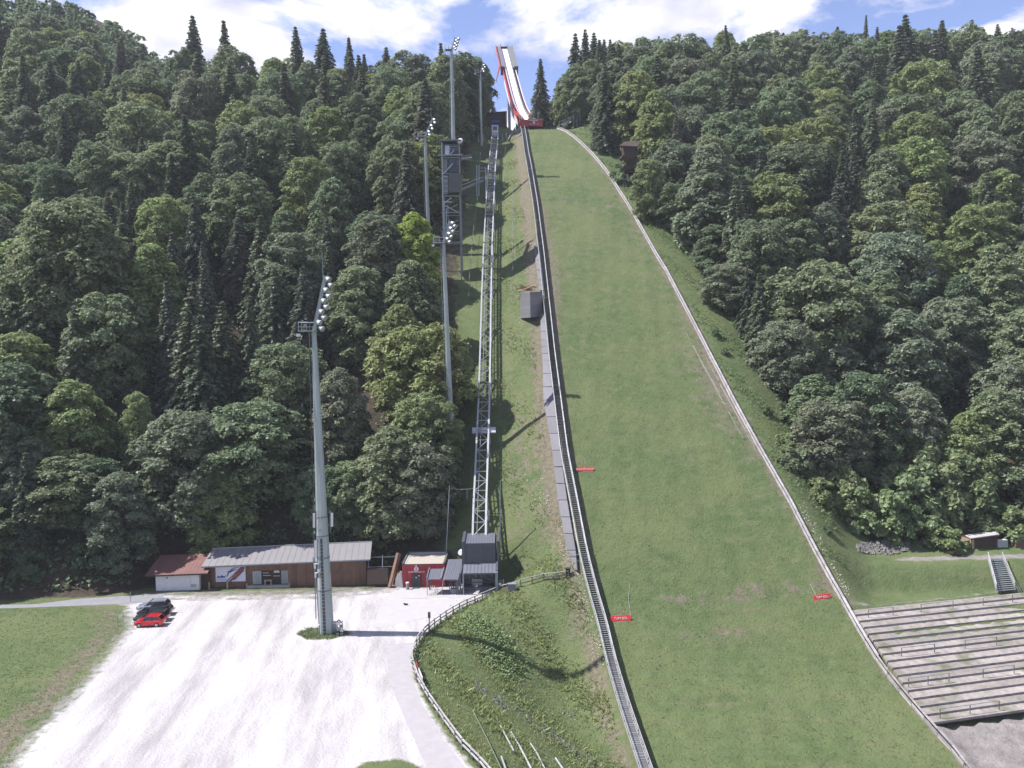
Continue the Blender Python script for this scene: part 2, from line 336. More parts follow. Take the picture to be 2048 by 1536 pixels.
def text(name, s, size, origin, ax, ay, m, parent, depth=.02, align='CENTER'):
    c = bpy.data.curves.new('lettering', 'FONT'); c.body = s; c.size = size; c.align_x = align; c.align_y = 'CENTER'; c.extrude = depth
    to = bpy.data.objects.new('lettering', c); COL.objects.link(to); bpy.context.view_layer.update()
    me = bpy.data.meshes.new_from_object(to.evaluated_get(bpy.context.evaluated_depsgraph_get())); bpy.data.objects.remove(to)
    me.materials.clear(); me.materials.append(m); o = bpy.data.objects.new(name, me); COL.objects.link(o); o.parent = parent
    ax, ay = Vector(ax).normalized(), Vector(ay).normalized(); az = ax.cross(ay); p = Vector(origin)-org(parent)
    o.matrix_local = Matrix(((ax.x, ay.x, az.x, p.x), (ax.y, ay.y, az.y, p.y), (ax.z, ay.z, az.z, p.z), (0, 0, 0, 1)))
    return o
# ------------------------------------------------------------------ ground
def polyxy(pix, z=0.0): return [(p.x, p.y) for p in (PZ(x, y, z) for x, y in pix)]
def sdist(poly, X, Y):
    X = np.asarray(X, float); Y = np.asarray(Y, float); ins = np.zeros(X.shape, bool); dm = np.full(X.shape, 1e9); n = len(poly)
    for i in range(n):
        x0, y0 = poly[i]; x1, y1 = poly[(i+1) % n]
        c = ((y0 > Y) != (y1 > Y)) & (X < (x1-x0)*(Y-y0)/((y1-y0) if y1 != y0 else 1e-9)+x0); ins ^= c
        dx, dy = x1-x0, y1-y0; t = np.clip(((X-x0)*dx+(Y-y0)*dy)/(dx*dx+dy*dy+1e-12), 0, 1)
        dm = np.minimum(dm, np.hypot(X-(x0+t*dx), Y-(y0+t*dy)))
    return np.where(ins, dm, -dm)
LOT = polyxy([(225, 1204), (255, 1212), (262, 1258), (246, 1275), (208, 1322), (165, 1375), (110, 1432), (66, 1480), (20, 1545), (-60, 1640), (1010, 1640), (962, 1556), (900, 1482), (850, 1408), (826, 1345), (822, 1305), (845, 1272), (900, 1230), (1010, 1180), (1000, 1172), (800, 1172), (772, 1178), (640, 1188), (420, 1192), (330, 1190)])
PATCH = polyxy([(690, 1548), (730, 1524), (800, 1518), (850, 1536), (890, 1580), (700, 1580)])
ISLE = polyxy([(592, 1268), (612, 1258), (650, 1254), (690, 1262), (702, 1268), (660, 1279), (615, 1279)])
def lines(segs):
    r = []
    for a, b, s in segs: r += list(np.arange(a, b, s))
    return np.array(r+[segs[-1][1]])
gx = lines([(-2500, -400, 150), (-400, -190, 15), (-190, -96, 3), (-96, 96, .8), (96, 190, 3), (190, 400, 15), (400, 2500, 150)])
gy = lines([(-400, 40, 40), (40, 58, 3), (58, 136, .7), (136, 300, 1.7), (300, 480, 5), (480, 900, 40), (900, 3000, 300)])
GX, GY = np.meshgrid(gx, gy); GZ = TZ(GX, GY)
# lower the ground where the grandstand stands
sk = GY-.235*np.clip(GX-43, -20, 55)
inst = (sk > 86) & (sk < 104.6) & (GX > XR(GY)+1.0) & (GX < 88)
GZ = np.where(inst, GZ-.55, GZ)
GZ = GZ+np.where((GX < XA(GY)) & (GY < 119), 0, .05)*np.sin(2.1*GX+1.3*GY)*np.sin(1.7*GY-.9*GX)
lot = sdist(LOT, GX, GY); pat = sdist(PATCH, GX, GY); isl = sdist(ISLE, GX, GY)
flat = (GX < XA(GY)+1.5) & (GY < 124)
gravel = np.where(flat, .5+np.clip(lot/np.where((GX < -26) & (GY < 113), 5.5, 2.4), -.5, .5), 0); gravel = np.minimum(gravel, .5-np.clip(pat/1.6, -.5, .5)); gravel = np.minimum(gravel, .5-np.clip(isl/1.2, -.5, .5))
dry = np.zeros_like(GX)
dry += .50*np.clip(1-np.abs(lot+2.5)/5.5, 0, 1)*(GX < -20)*(lot < 0)
dry += .38*(GX < -32)*(lot < -2)*(GY < 112)*sstep(-62, -38, GX)
mid = (GX > XA(GY)) & (GX < XW(GY))
dry += mid*(.42*np.clip(1-np.abs(GX-(XW(GY)-2.4))/2.6, 0, 1)+.20+.22*np.exp(-((GY-128)/14)**2)+.15*(GY > 135))
rt = (GX > XR(GY)) & (GX < XR(GY)+14)
dry += rt*(.40*np.clip(1-np.abs(GX-XR(GY)-1.2)/1.4, 0, 1)+.12)
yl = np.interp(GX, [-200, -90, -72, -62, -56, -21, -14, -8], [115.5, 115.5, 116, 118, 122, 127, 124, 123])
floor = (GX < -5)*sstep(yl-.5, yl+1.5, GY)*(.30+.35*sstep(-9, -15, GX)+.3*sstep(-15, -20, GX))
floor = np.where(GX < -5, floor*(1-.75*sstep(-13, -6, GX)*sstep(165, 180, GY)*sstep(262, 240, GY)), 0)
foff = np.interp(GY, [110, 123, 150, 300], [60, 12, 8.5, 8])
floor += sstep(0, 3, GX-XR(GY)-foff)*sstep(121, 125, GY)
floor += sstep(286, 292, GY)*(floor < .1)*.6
dirt = np.zeros_like(GX)
dirt = np.where((GX > XR(GY)+.4) & (sk < 86.6), .78, dirt)
pth = np.interp(GX, [40, 48, 56, 66, 90], [116.5, 116.5, 116.8, 117.2, 117.4])
dirt = np.maximum(dirt, .85*np.clip(1-np.abs(GY-pth)/2.2, 0, 1)*sstep(52, 60, GX))
dirt = np.maximum(dirt, .6*np.clip(1-np.abs(sk-105.3)/.9, 0, 1)*(GX > XR(GY)+.5)*(GX < 90))
dirt = np.where((lot < 2.5) & (lot > -2.2) & (GY > 114) & (GX < -14) & (GX > -60), np.maximum(dirt, .52), dirt)
dirt = np.where((GX < -24) & (GY < 113), np.maximum(dirt, .55*np.clip(1-np.abs(lot+.6)/2.4, 0, 1)), dirt)
nx, ny = len(gx), len(gy)
V = np.stack([GX.ravel(), GY.ravel(), GZ.ravel()], 1); idx = np.arange(nx*ny).reshape(ny, nx)
F = np.stack([idx[:-1, :-1].ravel(), idx[:-1, 1:].ravel(), idx[1:, 1:].ravel(), idx[1:, :-1].ravel()], 1)
fl = (lot.ravel()[F].mean(1) > 0) & (gravel.ravel()[F].mean(1) > .3)
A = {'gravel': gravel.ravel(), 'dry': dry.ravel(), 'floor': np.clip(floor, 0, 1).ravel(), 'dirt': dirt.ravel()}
def sub(name, keep, kind='structure'):
    f = F[keep]; u, inv = np.unique(f, return_inverse=True)
    o = npmesh(name, V[u], inv.reshape(f.shape), groundm, None, {k: a[u] for k, a in A.items()})
    o.data.polygons.foreach_set('use_smooth', [True]*len(o.data.polygons)); o['kind'] = kind; return o
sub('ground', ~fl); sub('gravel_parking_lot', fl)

# landing hill
us = np.linspace(0, 1, 64); ys = np.concatenate([np.arange(52, 140, .7), np.arange(140, 284.6, 1.1)])
LX = XW(ys)[:, None]*(1-us)+us*(XR(ys)[:, None]+.35); LY = np.repeat(ys[:, None], 64, 1)
LZ = PH(LY)+.07*np.sin(1.1*LX+.6*LY)*np.sin(.8*LY-.5*LX)+.05*np.sin(2.3*LX)*np.sin(1.9*LY)
du = us[None, :]*(LX[:, -1:]-LX[:, :1]); dr = (1-us[None, :])*(LX[:, -1:]-LX[:, :1])
ld_ = .55*np.clip(1-du/1.6, 0, 1)*sstep(100, 112, LY)+.45*np.clip(1-dr/1.8, 0, 1)+.18
ld_ += .29*np.exp(-((LY-106.5-.1*(LX-25))/1.6)**2)*sstep(.15, .3, us)[None, :]+.34*np.exp(-((LY-101-.1*(LX-25))/1.5)**2)*np.exp(-((us-.45)/.25)**2)[None, :]
ld_ += .10*np.sin(1.9*LY+.3*np.sin(.4*LX))**8
ld_ += .34*np.clip(1-np.abs(us-.02)/.13, 0, 1)[None, :]*sstep(148, 170, LY)*sstep(215, 190, LY)
ld_ += .33*np.clip(1-np.abs(us-.93)/.2, 0, 1)[None, :]*np.exp(-((LY-142)/16)**2)+.15*np.exp(-((LY-205)/60)**2)
ld_ -= .10*np.exp(-((LY-93)/12)**2)
li = np.arange(LX.size).reshape(LX.shape)
LF = np.stack([li[:-1, :-1].ravel(), li[:-1, 1:].ravel(), li[1:, 1:].ravel(), li[1:, :-1].ravel()], 1)
z0 = np.zeros(LX.size)
lh = npmesh('landing_hill', np.stack([LX.ravel(), LY.ravel(), LZ.ravel()], 1), LF, groundm, None, {'gravel': z0, 'dry': ld_.ravel(), 'floor': z0, 'dirt': z0})
lh.data.polygons.foreach_set('use_smooth', [True]*len(lh.data.polygons)); lh['kind'] = 'structure'

# asphalt path, road and concrete apron: thin sheets on the level yard
def sheet(name, pl, pr, m, lift, n=40):
    def res(p):
        p = [PZ(x, y, 0) for x, y in p]; d = [0]
        for a, b in zip(p[:-1], p[1:]): d.append(d[-1]+(b-a).length)
        t = np.linspace(0, d[-1], n); return [np.interp(t, d, [q[k] for q in p]) for k in (0, 1)]
    (ax, ay), (bx, by) = res(pl), res(pr); V = []; Fq = []
    for i in range(n):
        V += [(ax[i], ay[i], lift), (bx[i], by[i], lift)]
        if i: Fq.append((2*i-2, 2*i-1, 2*i+1, 2*i))
    o = npmesh(name, V, Fq, m); o['kind'] = 'structure'; return o
sheet('path', [(772, 1290), (776, 1340), (790, 1392), (815, 1450), (858, 1545), (905, 1640)], [(832, 1285), (818, 1318), (822, 1352), (845, 1408), (884, 1476), (938, 1545), (1000, 1640)], asph, .012)
sheet('road', [(-120, 1204), (40, 1201), (170, 1197), (262, 1191), (330, 1187)], [(-120, 1219), (40, 1216), (170, 1211), (256, 1207), (320, 1204)], roadm, .012)
ap = thing('concrete_apron', 'pale concrete apron laid in slabs in front of the red hut and station', 'paving', PZ(900, 1210, 0))
def quadslab(pix, parent, name='slab', m=slabm, z=0.012, th=.06):
    return MB().slab([PZ(x, y, z) for x, y in pix], (0, 0, -th)).build(name, m, parent)
quadslab([(769, 1196), (851, 1196), (868, 1171), (801, 1171)], ap); quadslab([(852.5, 1196), (930, 1196), (932, 1168), (869, 1171)], ap)
quadslab([(931.5, 1196), (985, 1195), (1040, 1170), (934, 1168)], ap)
quadslab([(766, 1197.5), (924, 1197.5), (908, 1222), (766, 1254), (745, 1254)], ap); quadslab([(926, 1197.5), (981, 1197), (940, 1212), (910, 1222)], ap, m=concrete)

# ------------------------------------------------------------------ hill stairway, side boards and side slope
Ys = [70.0]
while Ys[-1] < 276: Ys.append(Ys[-1]+.31)
def sw(Y): return np.interp(Y, [70, 95, 110, 160, 280], [.92, .95, 1.0, 1.05, 1.05])
rt_ = thing('hillside_stairway', 'long metal grating stairway with handrails climbing beside the left edge of the landing hill', 'stairway', (float(XW(96)), 96, float(PH(96))))
def S(Y, s, z): # s metres left of the side boards, z above the hill
    return Vector((float(XW(Y))-s, Y, float(PH(Y))+z))
stuff = MB()
for i, Y in enumerate(Ys):
    wd = float(sw(Y)); a, b = S(Y, wd+.1, .55), S(Y, .1, .55)
    if i < 300: piece('step', a, b, .37, .06, grating, rt_)
    else: stuff.beam(a, b, .37, .06)
o = stuff.build('upper_steps', grating, rt_); o['kind'] = 'stuff'
Yr = np.arange(70, 277, 2.4)
for s in (.03, None):
    st = MB(); hr = MB(); kr = MB()
    f = (lambda Y: .06) if s else (lambda Y: float(sw(Y))+.16)
    st.path([S(Y, f(Y), .50) for Y in Yr], .06, .24); st.build('stringer', silver, rt_)
    hr.pipe([S(Y, f(Y), 1.55 if s else 1.15) for Y in Yr], .045, 5); hr.build('handrail', silver, rt_)
    if s: kr.pipe([S(Y, f(Y), 1.05) for Y in Yr], .03, 5); kr.build('knee_rail', silver, rt_)
    for Y in Yr: piece('rail_post', S(Y, f(Y), .4), S(Y, f(Y), 1.56 if s else 1.15), .06, .06, galv, rt_)
for Y in Yr[::4]: piece('landing_bar', S(Y+1.2, float(sw(Y))+.16, .62), S(Y+1.2, .06, .62), .10, .06, silver, rt_)
sb = thing('side_board_wall', 'dark weathered board wall between the stairway and the landing hill grass', 'board wall', (float(XW(97)), 97, float(PH(97))))
for i in range(len(Yr)-1):
    for k in range(3):
        piece('board', S(Yr[i]+.03, -.07-.01*(k % 2), .22+.42*k), S(Yr[i+1]-.03, -.07-.01*(k % 2), .22+.42*k), .05, .40, greyboard, sb)
    if i % 2 == 0: piece('post', S(Yr[i], -.02, -.4), S(Yr[i], -.02, 1.42), .09, .09, darkwood, sb)
sl_ = thing('sloping_side_panel', 'grey panelled side slope below the stairway, narrowing to a point near the litter bin', 'side slope', (7.5, 125, 14))
def strip(lp, rp, dz):
    n = len(lp)
    for i in range(n-1):
        for j in range(3):
            t0, t1 = j/3, (j+1)/3-.012
            def pt(P, t, z): return hit(P[i][0]*(1-t)+P[i+1][0]*t, P[i][1]*(1-t)+P[i+1][1]*t, lambda Y: PH(Y)+z)
            a, b, c, d = pt(lp, t0, -dz), pt(lp, t1, -dz), pt(rp, t1, .05), pt(rp, t0, .05)
            MB().slab([a, b, c, d], (.12, 0, -.12)).build('panel', sidewall_m, sl_)
strip([(1069, 460), (1068.5, 500), (1076, 560), (1079, 580)], [(1072, 460), (1080, 500), (1087, 560), (1089, 580)], 1.7)
strip([(1080.5, 626), (1082, 680), (1085, 720), (1087, 800), (1104, 900), (1116, 1000), (1134, 1100), (1145, 1140)], [(1092, 626), (1097, 680), (1100, 720), (1110, 800), (1120, 900), (1134, 1000), (1151, 1100), (1154, 1140)], 1.9)
strip([(1040, 262), (1045, 300), (1060, 330)], [(1045, 258), (1052, 300), (1064, 330)], 2.0)

# ------------------------------------------------------------------ plank fence on the right of the hill
pf = thing('plank_fence', 'long pale limewashed plank fence along the right edge of the landing hill', 'fence', (float(XR(100)), 100, float(PH(100))))
Yf = [66.0]
while Yf[-1] < 276: Yf.append(Yf[-1]+(2.05 if Yf[-1] > 98 else 2.6))
def Fp(Y, s, z): return Vector((float(XR(Y))+s, Y, float(PH(Y))+z))
wb = whiteboard
for i in range(len(Yf)-1):
    a, b = Yf[i], Yf[i+1]; near = a < 97
    for k in range(2): piece('plank', Fp(a+.04, 0, .12+.26*k), Fp(b-.04, 0, .12+.26*k+.01*((i*7) % 3-1)), .05, .245, greyboard if near and (i+k) % 3 else wb, pf)
    piece('top_rail', Fp(a+.02, .12, .78), Fp(b-.02, .12, .78), .20, .10, greyboard if near else wb, pf)
    piece('post', Fp(a, .14, -.4), Fp(a, .14, .76), .14, .14, darkwood, pf)
    if not near: piece('top_plank', Fp(a+.04, .32, .70), Fp(b-.04, .32, .70), .16, .06, wb, pf)

# ------------------------------------------------------------------ grandstand
gs = thing('standing_terrace', 'broad stepped standing terrace of gravel treads and dark board risers beside the plank fence', 'grandstand', (55, 104, -4))
def T3(X, s, z): return Vector((X, s+.235*(X-43), z))
NS = 16; s_top = 104.4; ds = 1.13; dz = .44; z_top = .65
ROWX = []
for i in range(NS):
    s1 = s_top-i*ds; s0 = s1-ds; z = z_top-i*dz
    x0 = 30.0
    for _ in range(30): x0 = float(XR(s0+.6+.235*(x0-43)))+.75
    x1 = 92 if i < 12 else [78, 70, 64.5, 60.0][i-12]
    ROWX.append((x0, x1))
    n = 12
    for q in range(4):
        xa_, xb_ = x0+(x1-x0)*q/4, x0+(x1-x0)*(q+1)/4-.02
        MB().slab([T3(xa_, s0+.09, z-.23), T3(xb_, s0+.09, z-.23), T3(xb_, s1, z), T3(xa_, s1, z)], (0, 0, -.30)).build('tread', gravstep, gs)
        piece('riser_board', T3(xa_, s0+.045, z-.30), T3(xb_, s0+.045, z-.30), .07, .22, greyboard, gs)
for (x, i) in ((78.5, 12), (70.5, 13)):
    z = z_top-i*dz
    sx = thing('small_steps', 'two pale plank steps at the end of the %s terrace row' % ('third lowest' if i == 12 else 'second lowest'), 'steps', T3(x, s_top-(i+.6)*ds, z-.4), 'plank steps at terrace row ends')
    for k in range(2): piece('step_plank', T3(x-.1+.3*k, s_top-(i+.4)*ds-.75*k, z-.22-.16*k), T3(x+1.3+.3*k, s_top-(i+.4)*ds-.75*k, z-.22-.16*k), .34, .07, pale_rail, sx)
def barrier(row, xs, lab, h=1.05):
    z = z_top-row*dz-.12; s = s_top-(row+.5)*ds
    b = thing('crush_barrier', lab, 'barrier', T3(xs[0], s, z), 'crush barriers on the standing terrace')
    for a, c in zip(xs[:-1], xs[1:]): piece('top_rail', T3(a, s, z+h), T3(c, s, z+h), .06, .06, galv, b)
    for a in xs: piece('post', T3(a, s, z-.1), T3(a, s, z+h), .07, .08, rail_wood, b)
def rowx(px, row):
    z = z_top-row*dz-.12; s = s_top-(row+.5)*ds; x = 50.0
    for _ in range(40):
        u, v, d = proj(T3(x, s, z)); x += (px-u)/FPX*d
    return x
bars = [(1, [1737, 1786], 'grey crush barrier on the top terrace row, nearest the plank fence'), (1, [1842, 1906], 'grey crush barrier on the top terrace row, second from the plank fence'), (1, [1966, 2025, 2085], 'grey crush barrier on the top terrace row, farthest from the plank fence'),
        (7, [1803, 1869], 'grey crush barrier on the middle terrace row, nearest the plank fence'), (7, [1930, 1993], 'grey crush barrier on the middle terrace row, farther from the plank fence'),
        (11, [1817, 1856, 1898], 'three-post crush barrier on the lower terrace row, nearest the plank fence'), (11, [1966, 2028], 'two-post crush barrier on the lower terrace row, far from the plank fence'),
        (15, [1880, 1940, 1998], 'grey crush barrier along the lowest terrace row')]
for r_, px_, l_ in bars: barrier(r_, [rowx(p, r_) for p in px_], l_)

# steps up the bank
bs = thing('bank_stairs', 'steel stairway with two pale handrails climbing the grass bank behind the terrace', 'stairway', G(2005, 1186))
A0, B0 = PZ(1993, 1187, .75), PZ(2030, 1184, .75)
zt = 4.0
A1, B1 = PZ(1976, 1123, zt), PZ(2004, 1122, zt)
for k in range(17):
    t = k/16; a, b = A0.lerp(A1, t)+Vector((0, 0, .4)), B0.lerp(B1, t)+Vector((0, 0, .4)); piece('step', a, b, .34, .06, galv, bs)
for a, b in ((A0, A1), (B0, B1)):
    a, b = a+Vector((0, 0, .35)), b+Vector((0, 0, .35)); piece('stringer', a, b, .07, .28, galv, bs)
    for h in (.55, 1.0): piece('handrail', a+Vector((0, 0, h)), b+Vector((0, 0, h)), .09, .09, pale_rail, bs)
    for t in (0, .33, .66, 1): piece('post', a.lerp(b, t), a.lerp(b, t)+Vector((0, 0, 1.0)), .07, .07, galv, bs)
# ------------------------------------------------------------------ thin summer haze
hm = bpy.data.materials.new('haze_air'); hm.use_nodes = True; hm.node_tree.nodes.clear()
ho = hm.node_tree.nodes.new('ShaderNodeOutputMaterial'); hv = hm.node_tree.nodes.new('ShaderNodeVolumePrincipled')
hv.inputs['Color'].default_value = (.88, .92, 1.0, 1); hv.inputs['Density'].default_value = 0.00015; hv.inputs['Anisotropy'].default_value = 0.0
hm.node_tree.links.new(hv.outputs[0], ho.inputs['Volume'])
hz = MB().box((0, 1300, 130), (5200, 3600, 300)).build('haze', hm); hz['kind'] = 'stuff'; tag(hz, 'thin summer haze over the valley')
# ------------------------------------------------------------------ ski jump ramp
PI_ = pchip([(283, 115.6), (290, 117.0), (298, 119.7), (308, 124.7), (320, 132.8), (340, 148.2), (372, 173.6), (384, 183)])
CEN = [(1008, 98), (1015, 125.6), (1023, 158), (1032.5, 194), (1040, 217), (1048, 231), (1053, 238)]
def hitI(px, py): return hit(px, py, PI_, 282, 384)
_c = sorted([hitI(*p) for p in CEN], key=lambda p: p.y)
XC = lambda Y: np.interp(Y, [p.y for p in _c], [p.x for p in _c])
YT = _c[-1].y
jr = thing('ski_jump_ramp', 'red and white ski jump inrun ramp rising against the sky at the hill top', 'ski jump', (float(XC(285)), 285, 113))
Yi = np.concatenate([np.arange(283.2, 312, 2.4), np.linspace(312, YT, 16)])
def I(Y, s, z): return Vector((float(XC(Y))+s, Y, float(PI_(Y))+z))
def ribbon(name, s0, z0, s1, z1, m, th=(0, 0, -.15), Y=Yi, parent=jr):
    b = MB()
    for a, c in zip(Y[:-1], Y[1:]): b.slab([I(a, s0, z0), I(a, s1, z1), I(c, s1, z1), I(c, s0, z0)], th)
    return b.build(name, m, parent)
ribbon('inrun_track', -1.35, .0, 1.35, .0, trackm)
ribbon('deck', -2.6, -.55, 2.6, -.55, msteel, (0, 0, -.4))
ribbon('side_wall', -1.5, -.5, -1.5, 1.1, redp, (-.08, 0, 0)); ribbon('side_wall', 1.5, -.5, 1.5, .9, bluem if False else msteel, (.08, 0, 0))
lo = Yi[Yi < YT-1]
ribbon('red_chord', -2.6, -1.1, -2.6, .6, redsteel, (-.2, 0, 0)); ribbon('red_chord', 2.6, -1.1, 2.6, -.1, redsteel, (.2, 0, 0))
ribbon('white_rail', 2.45, .75, 2.75, .75, white, (0, 0, -.3)); ribbon('white_rail', -1.62, 1.05, -1.9, 1.05, white, (0, 0, -.1))
ribbon('pale_soffit', -2.75, -1.2, -2.75, -3.4, white, (.2, 0, 0), np.linspace(291, 345, 14))
ymid = float(hitI(1012, 118).y); ymid = float(hitI(1011, 141).y)
cat = np.linspace(ymid, YT, 12)
for sg in (-1, 1):
    ribbon('start_catwalk', sg*1.6, 1.25, sg*3.7, 1.25, grating, (0, 0, -.2), cat)
    ribbon('catwalk_side', sg*3.75, .2, sg*3.75, 2.1, greyconc if sg > 0 else redsteel, (sg*.1, 0, 0), cat)
    for k, Y in enumerate(cat[1::2]): piece('catwalk_bracket', I(Y, sg*2.5, -.4), I(Y, sg*3.7, 1.05), .14, .14, redsteel, jr)
    e = I(ymid, sg*2.9, -.6); MB().box(e+Vector((0, -.3, .4)), (1.6, 1.6, 3.2)).build('end_box', darkwood if sg < 0 else blackp, jr)
pk = I(YT, 0, 0)
MB().box(pk+Vector((0, .9, .9)), (3.2, .5, 1.0)).build('start_gate', blackp, jr); MB().box(pk+Vector((0, 1.8, .5)), (7.6, 2.2, .3)).build('top_platform', silver, jr)
for sx in (-3.7, -1.6, 1.6, 3.7): piece('platform_post', pk+Vector((sx, .9, .3)), pk+Vector((sx, .9, 2.2)), .16, .16, msteel, jr)
piece('platform_rail', pk+Vector((-3.7, 2.6, 1.6)), pk+Vector((3.7, 2.6, 1.6)), .1, .1, msteel, jr)
MB().pipe([pk+Vector((-1.5, 1.5, .6)), pk+Vector((-1.5, 1.5, 3.2))], .06).build('wind_mast', msteel, jr)
# pylon legs
for Y, sp in ((ymid+10, 2.6), (330, 2.2), (309, 2.2)):
    a = I(Y, .6, -.9); piece('pylon_leg', a, Vector((a.x+.2, Y, tz(a.x, Y)-.5)), 1.6, 1.2, concrete, jr)
a = I(ymid+4, -3.8, -.4); MB().slab([a, a+Vector((0, 8, 6)), a+Vector((-1.7, 1, -5.5))], (.25, 0, 0)).build('wind_fin', redp, jr)
# takeoff table
def tb(pix, Y, ext, name, m): return MB().slab([PY(x, y, Y) for x, y in pix], ext).build(name, m, jr)
tb([(1040.5, 239), (1056.3, 239.3), (1056.5, 253), (1041.5, 253)], 282.2, (0, 4, 0), 'takeoff_table', redsteel)
sx = tb([(1057, 238.5), (1085, 239), (1085, 252.5), (1057, 252.5)], 282.8, (0, 5, 0), 'takeoff_front', redp)
for x0, x1, y0, y1, nm in ((1059, 1076, 239.6, 241.2, 'white_strip'),): MB().slab([PY(x0, y0, 282.7), PY(x1, y0, 282.7), PY(x1, y1, 282.7), PY(x0, y1, 282.7)], (0, .05, 0)).build(nm, white, sx)
c0 = PY(1068, 244.6, 282.68); MB().tube(c0, c0+Vector((0, .05, 0)), .42, .42, 14).build('emblem_disc', white, sx)
MB().tube(c0+Vector((.05, -.03, .62)), c0+Vector((.05, .04, .62)), .14, .14, 10).build('emblem_dot', white, sx)
text('lettering', 'BACKAPLOUDF', .48, PY(1068, 248.2, 282.6), (1, 0, 0), (0, 0, 1), white, sx)
tb([(1055, 236.8), (1086, 238), (1086, 239), (1055, 237.8)], 283.2, (0, 5, 0), 'front_cap', silver)
for k in range(6): piece('truss_web', I(284+k*2.6, -2.9, -.2), I(285.3+k*2.6, -2.9, -3.2), .18, .18, white if k % 2 else redsteel, jr)
# pale access ramp beneath the takeoff
rp_ = thing('access_ramp', 'grey concrete ramp between two pale side walls just below the ski jump takeoff', 'ramp', PY(1029, 284, 272))
q = [PY(1031, 260, 279), PY(1041, 260, 279), PY(1038, 284, 266), PY(1017, 284, 266)]
MB().slab(q, (0, 0, -1.2)).build('deck', greyconc, rp_)
MB().slab([q[0], q[0]+Vector((0, 0, 1)), q[3]+Vector((0, 0, 1)), q[3]], (-.25, 0, 0)).build('side_wall', concrete, rp_)
MB().slab([q[1], q[1]+Vector((0, 0, 1)), q[2]+Vector((0, 0, .8)), q[2]], (.25, 0, 0)).build('side_wall', concrete, rp_)
for k in range(3): piece('post', q[2].lerp(q[1], k/2), q[2].lerp(q[1], k/2)+Vector((0, 0, -4)), .3, .3, concrete, rp_)

# ------------------------------------------------------------------ funicular
FUN = [(958.5, 1062), (960, 1000), (964, 900), (968, 800), (970.5, 700), (972.5, 600), (975.5, 500), (980, 400), (984, 330), (990, 272)]
ZF = lambda Y: PLf(Y)+np.interp(Y, [118, 124, 135, 250, 270, 285], [5.2, 5.0, 3.0, 2.6, 1.6, .8])
_f = sorted([hit(x, y, ZF, 118, 288) for x, y in FUN], key=lambda p: p.y)
XF = lambda Y: np.interp(Y, [p.y for p in _f], [p.x for p in _f])
y0, y1 = _f[0].y-2.5, _f[-1].y+6
def T(Y, s, z): return Vector((float(XF(Y))+s, Y, float(ZF(Y))+z))
ft = thing('funicular_track', 'raised steel lattice funicular track climbing straight up beside the wooded slope', 'funicular track', T(y0+6, 0, -3))
Yt = np.arange(y0, y1, 1.9)
for s in (-1.02, 1.02):
    MB().path([T(Y, s, 0) for Y in Yt], .30, .22).build('rail', silver, ft); MB().path([T(Y, s, -.95) for Y in Yt], .22, .22).build('lower_chord', galv, ft)
MB().path([T(Y, -.35, .02) for Y in Yt], .09, .1).build('cable_trough', msteel, ft)
for i in range(len(Yt)-1):
    piece('cross_tie', T(Yt[i], -1, -.03), T(Yt[i], 1, -.03), .16, .12, silver, ft)
    piece('lattice_brace', T(Yt[i], -1 if i % 2 else 1, -.05), T(Yt[i+1], 1 if i % 2 else -1, -.05), .12, .09, galv, ft)
    for s in (-1.02, 1.02): piece('side_brace', T(Yt[i], s, -.95 if i % 2 else 0), T(Yt[i+1], s, 0 if i % 2 else -.95), .09, .09, galv, ft)
for Y in np.arange(y0+9, y1-8, 13.0):
    zg = tz(float(XF(Y)), Y)
    for s in (-1, 1):
        piece('support_leg', T(Y, s, -.9), Vector((float(XF(Y))+s*1.25, Y-.8, zg-.6)), .26, .26, galv, ft)
        piece('raking_leg', T(Y, s, -.9), Vector((float(XF(Y))+s*1.25, Y-4, tz(float(XF(Y)), Y-4)-.6)), .2, .2, galv, ft)
    piece('support_beam', T(Y, -1.3, -1.1), T(Y, 1.3, -1.1), .26, .26, galv, ft)
Yp = hit(962, 862, ZF, 118, 288).y
MB().slab([T(Yp, -1.9, -.2), T(Yp, 2.3, -.2), T(Yp+.9, 2.3, -.1), T(Yp+.9, -1.9, -.1)], (0, 0, -.15)).build('service_platform', silver, ft)
# cabin near the top
yc = float(hit(990, 268, ZF, 118, 288).y); g = T(yc, 0, .15)
cb_ = thing('funicular_cabin', 'small white funicular cabin with dark window at the top of its track', 'funicular cabin', g)
MB().box(g+Vector((0, 1.2, 1.45)), (2.2, 2.6, 2.7)).build('cabin_body', white, cb_)
MB().box(g+Vector((0, -.13, 1.75)), (1.45, .06, 1.3)).build('front_window', glass_m, cb_)
for s in (-1, 1): MB().box(g+Vector((s*1.12, 1.2, 1.7)), (.05, 1.8, 1.2)).build('side_window', glass_m, cb_)
MB().box(g+Vector((0, 1.2, 2.95)), (2.4, 2.9, .3)).build('cabin_roof', bluem, cb_)
MB().box(g+Vector((0, -.6, -.5)), (2.1, 1.6, 1.3)).build('front_deck', galv, cb_)
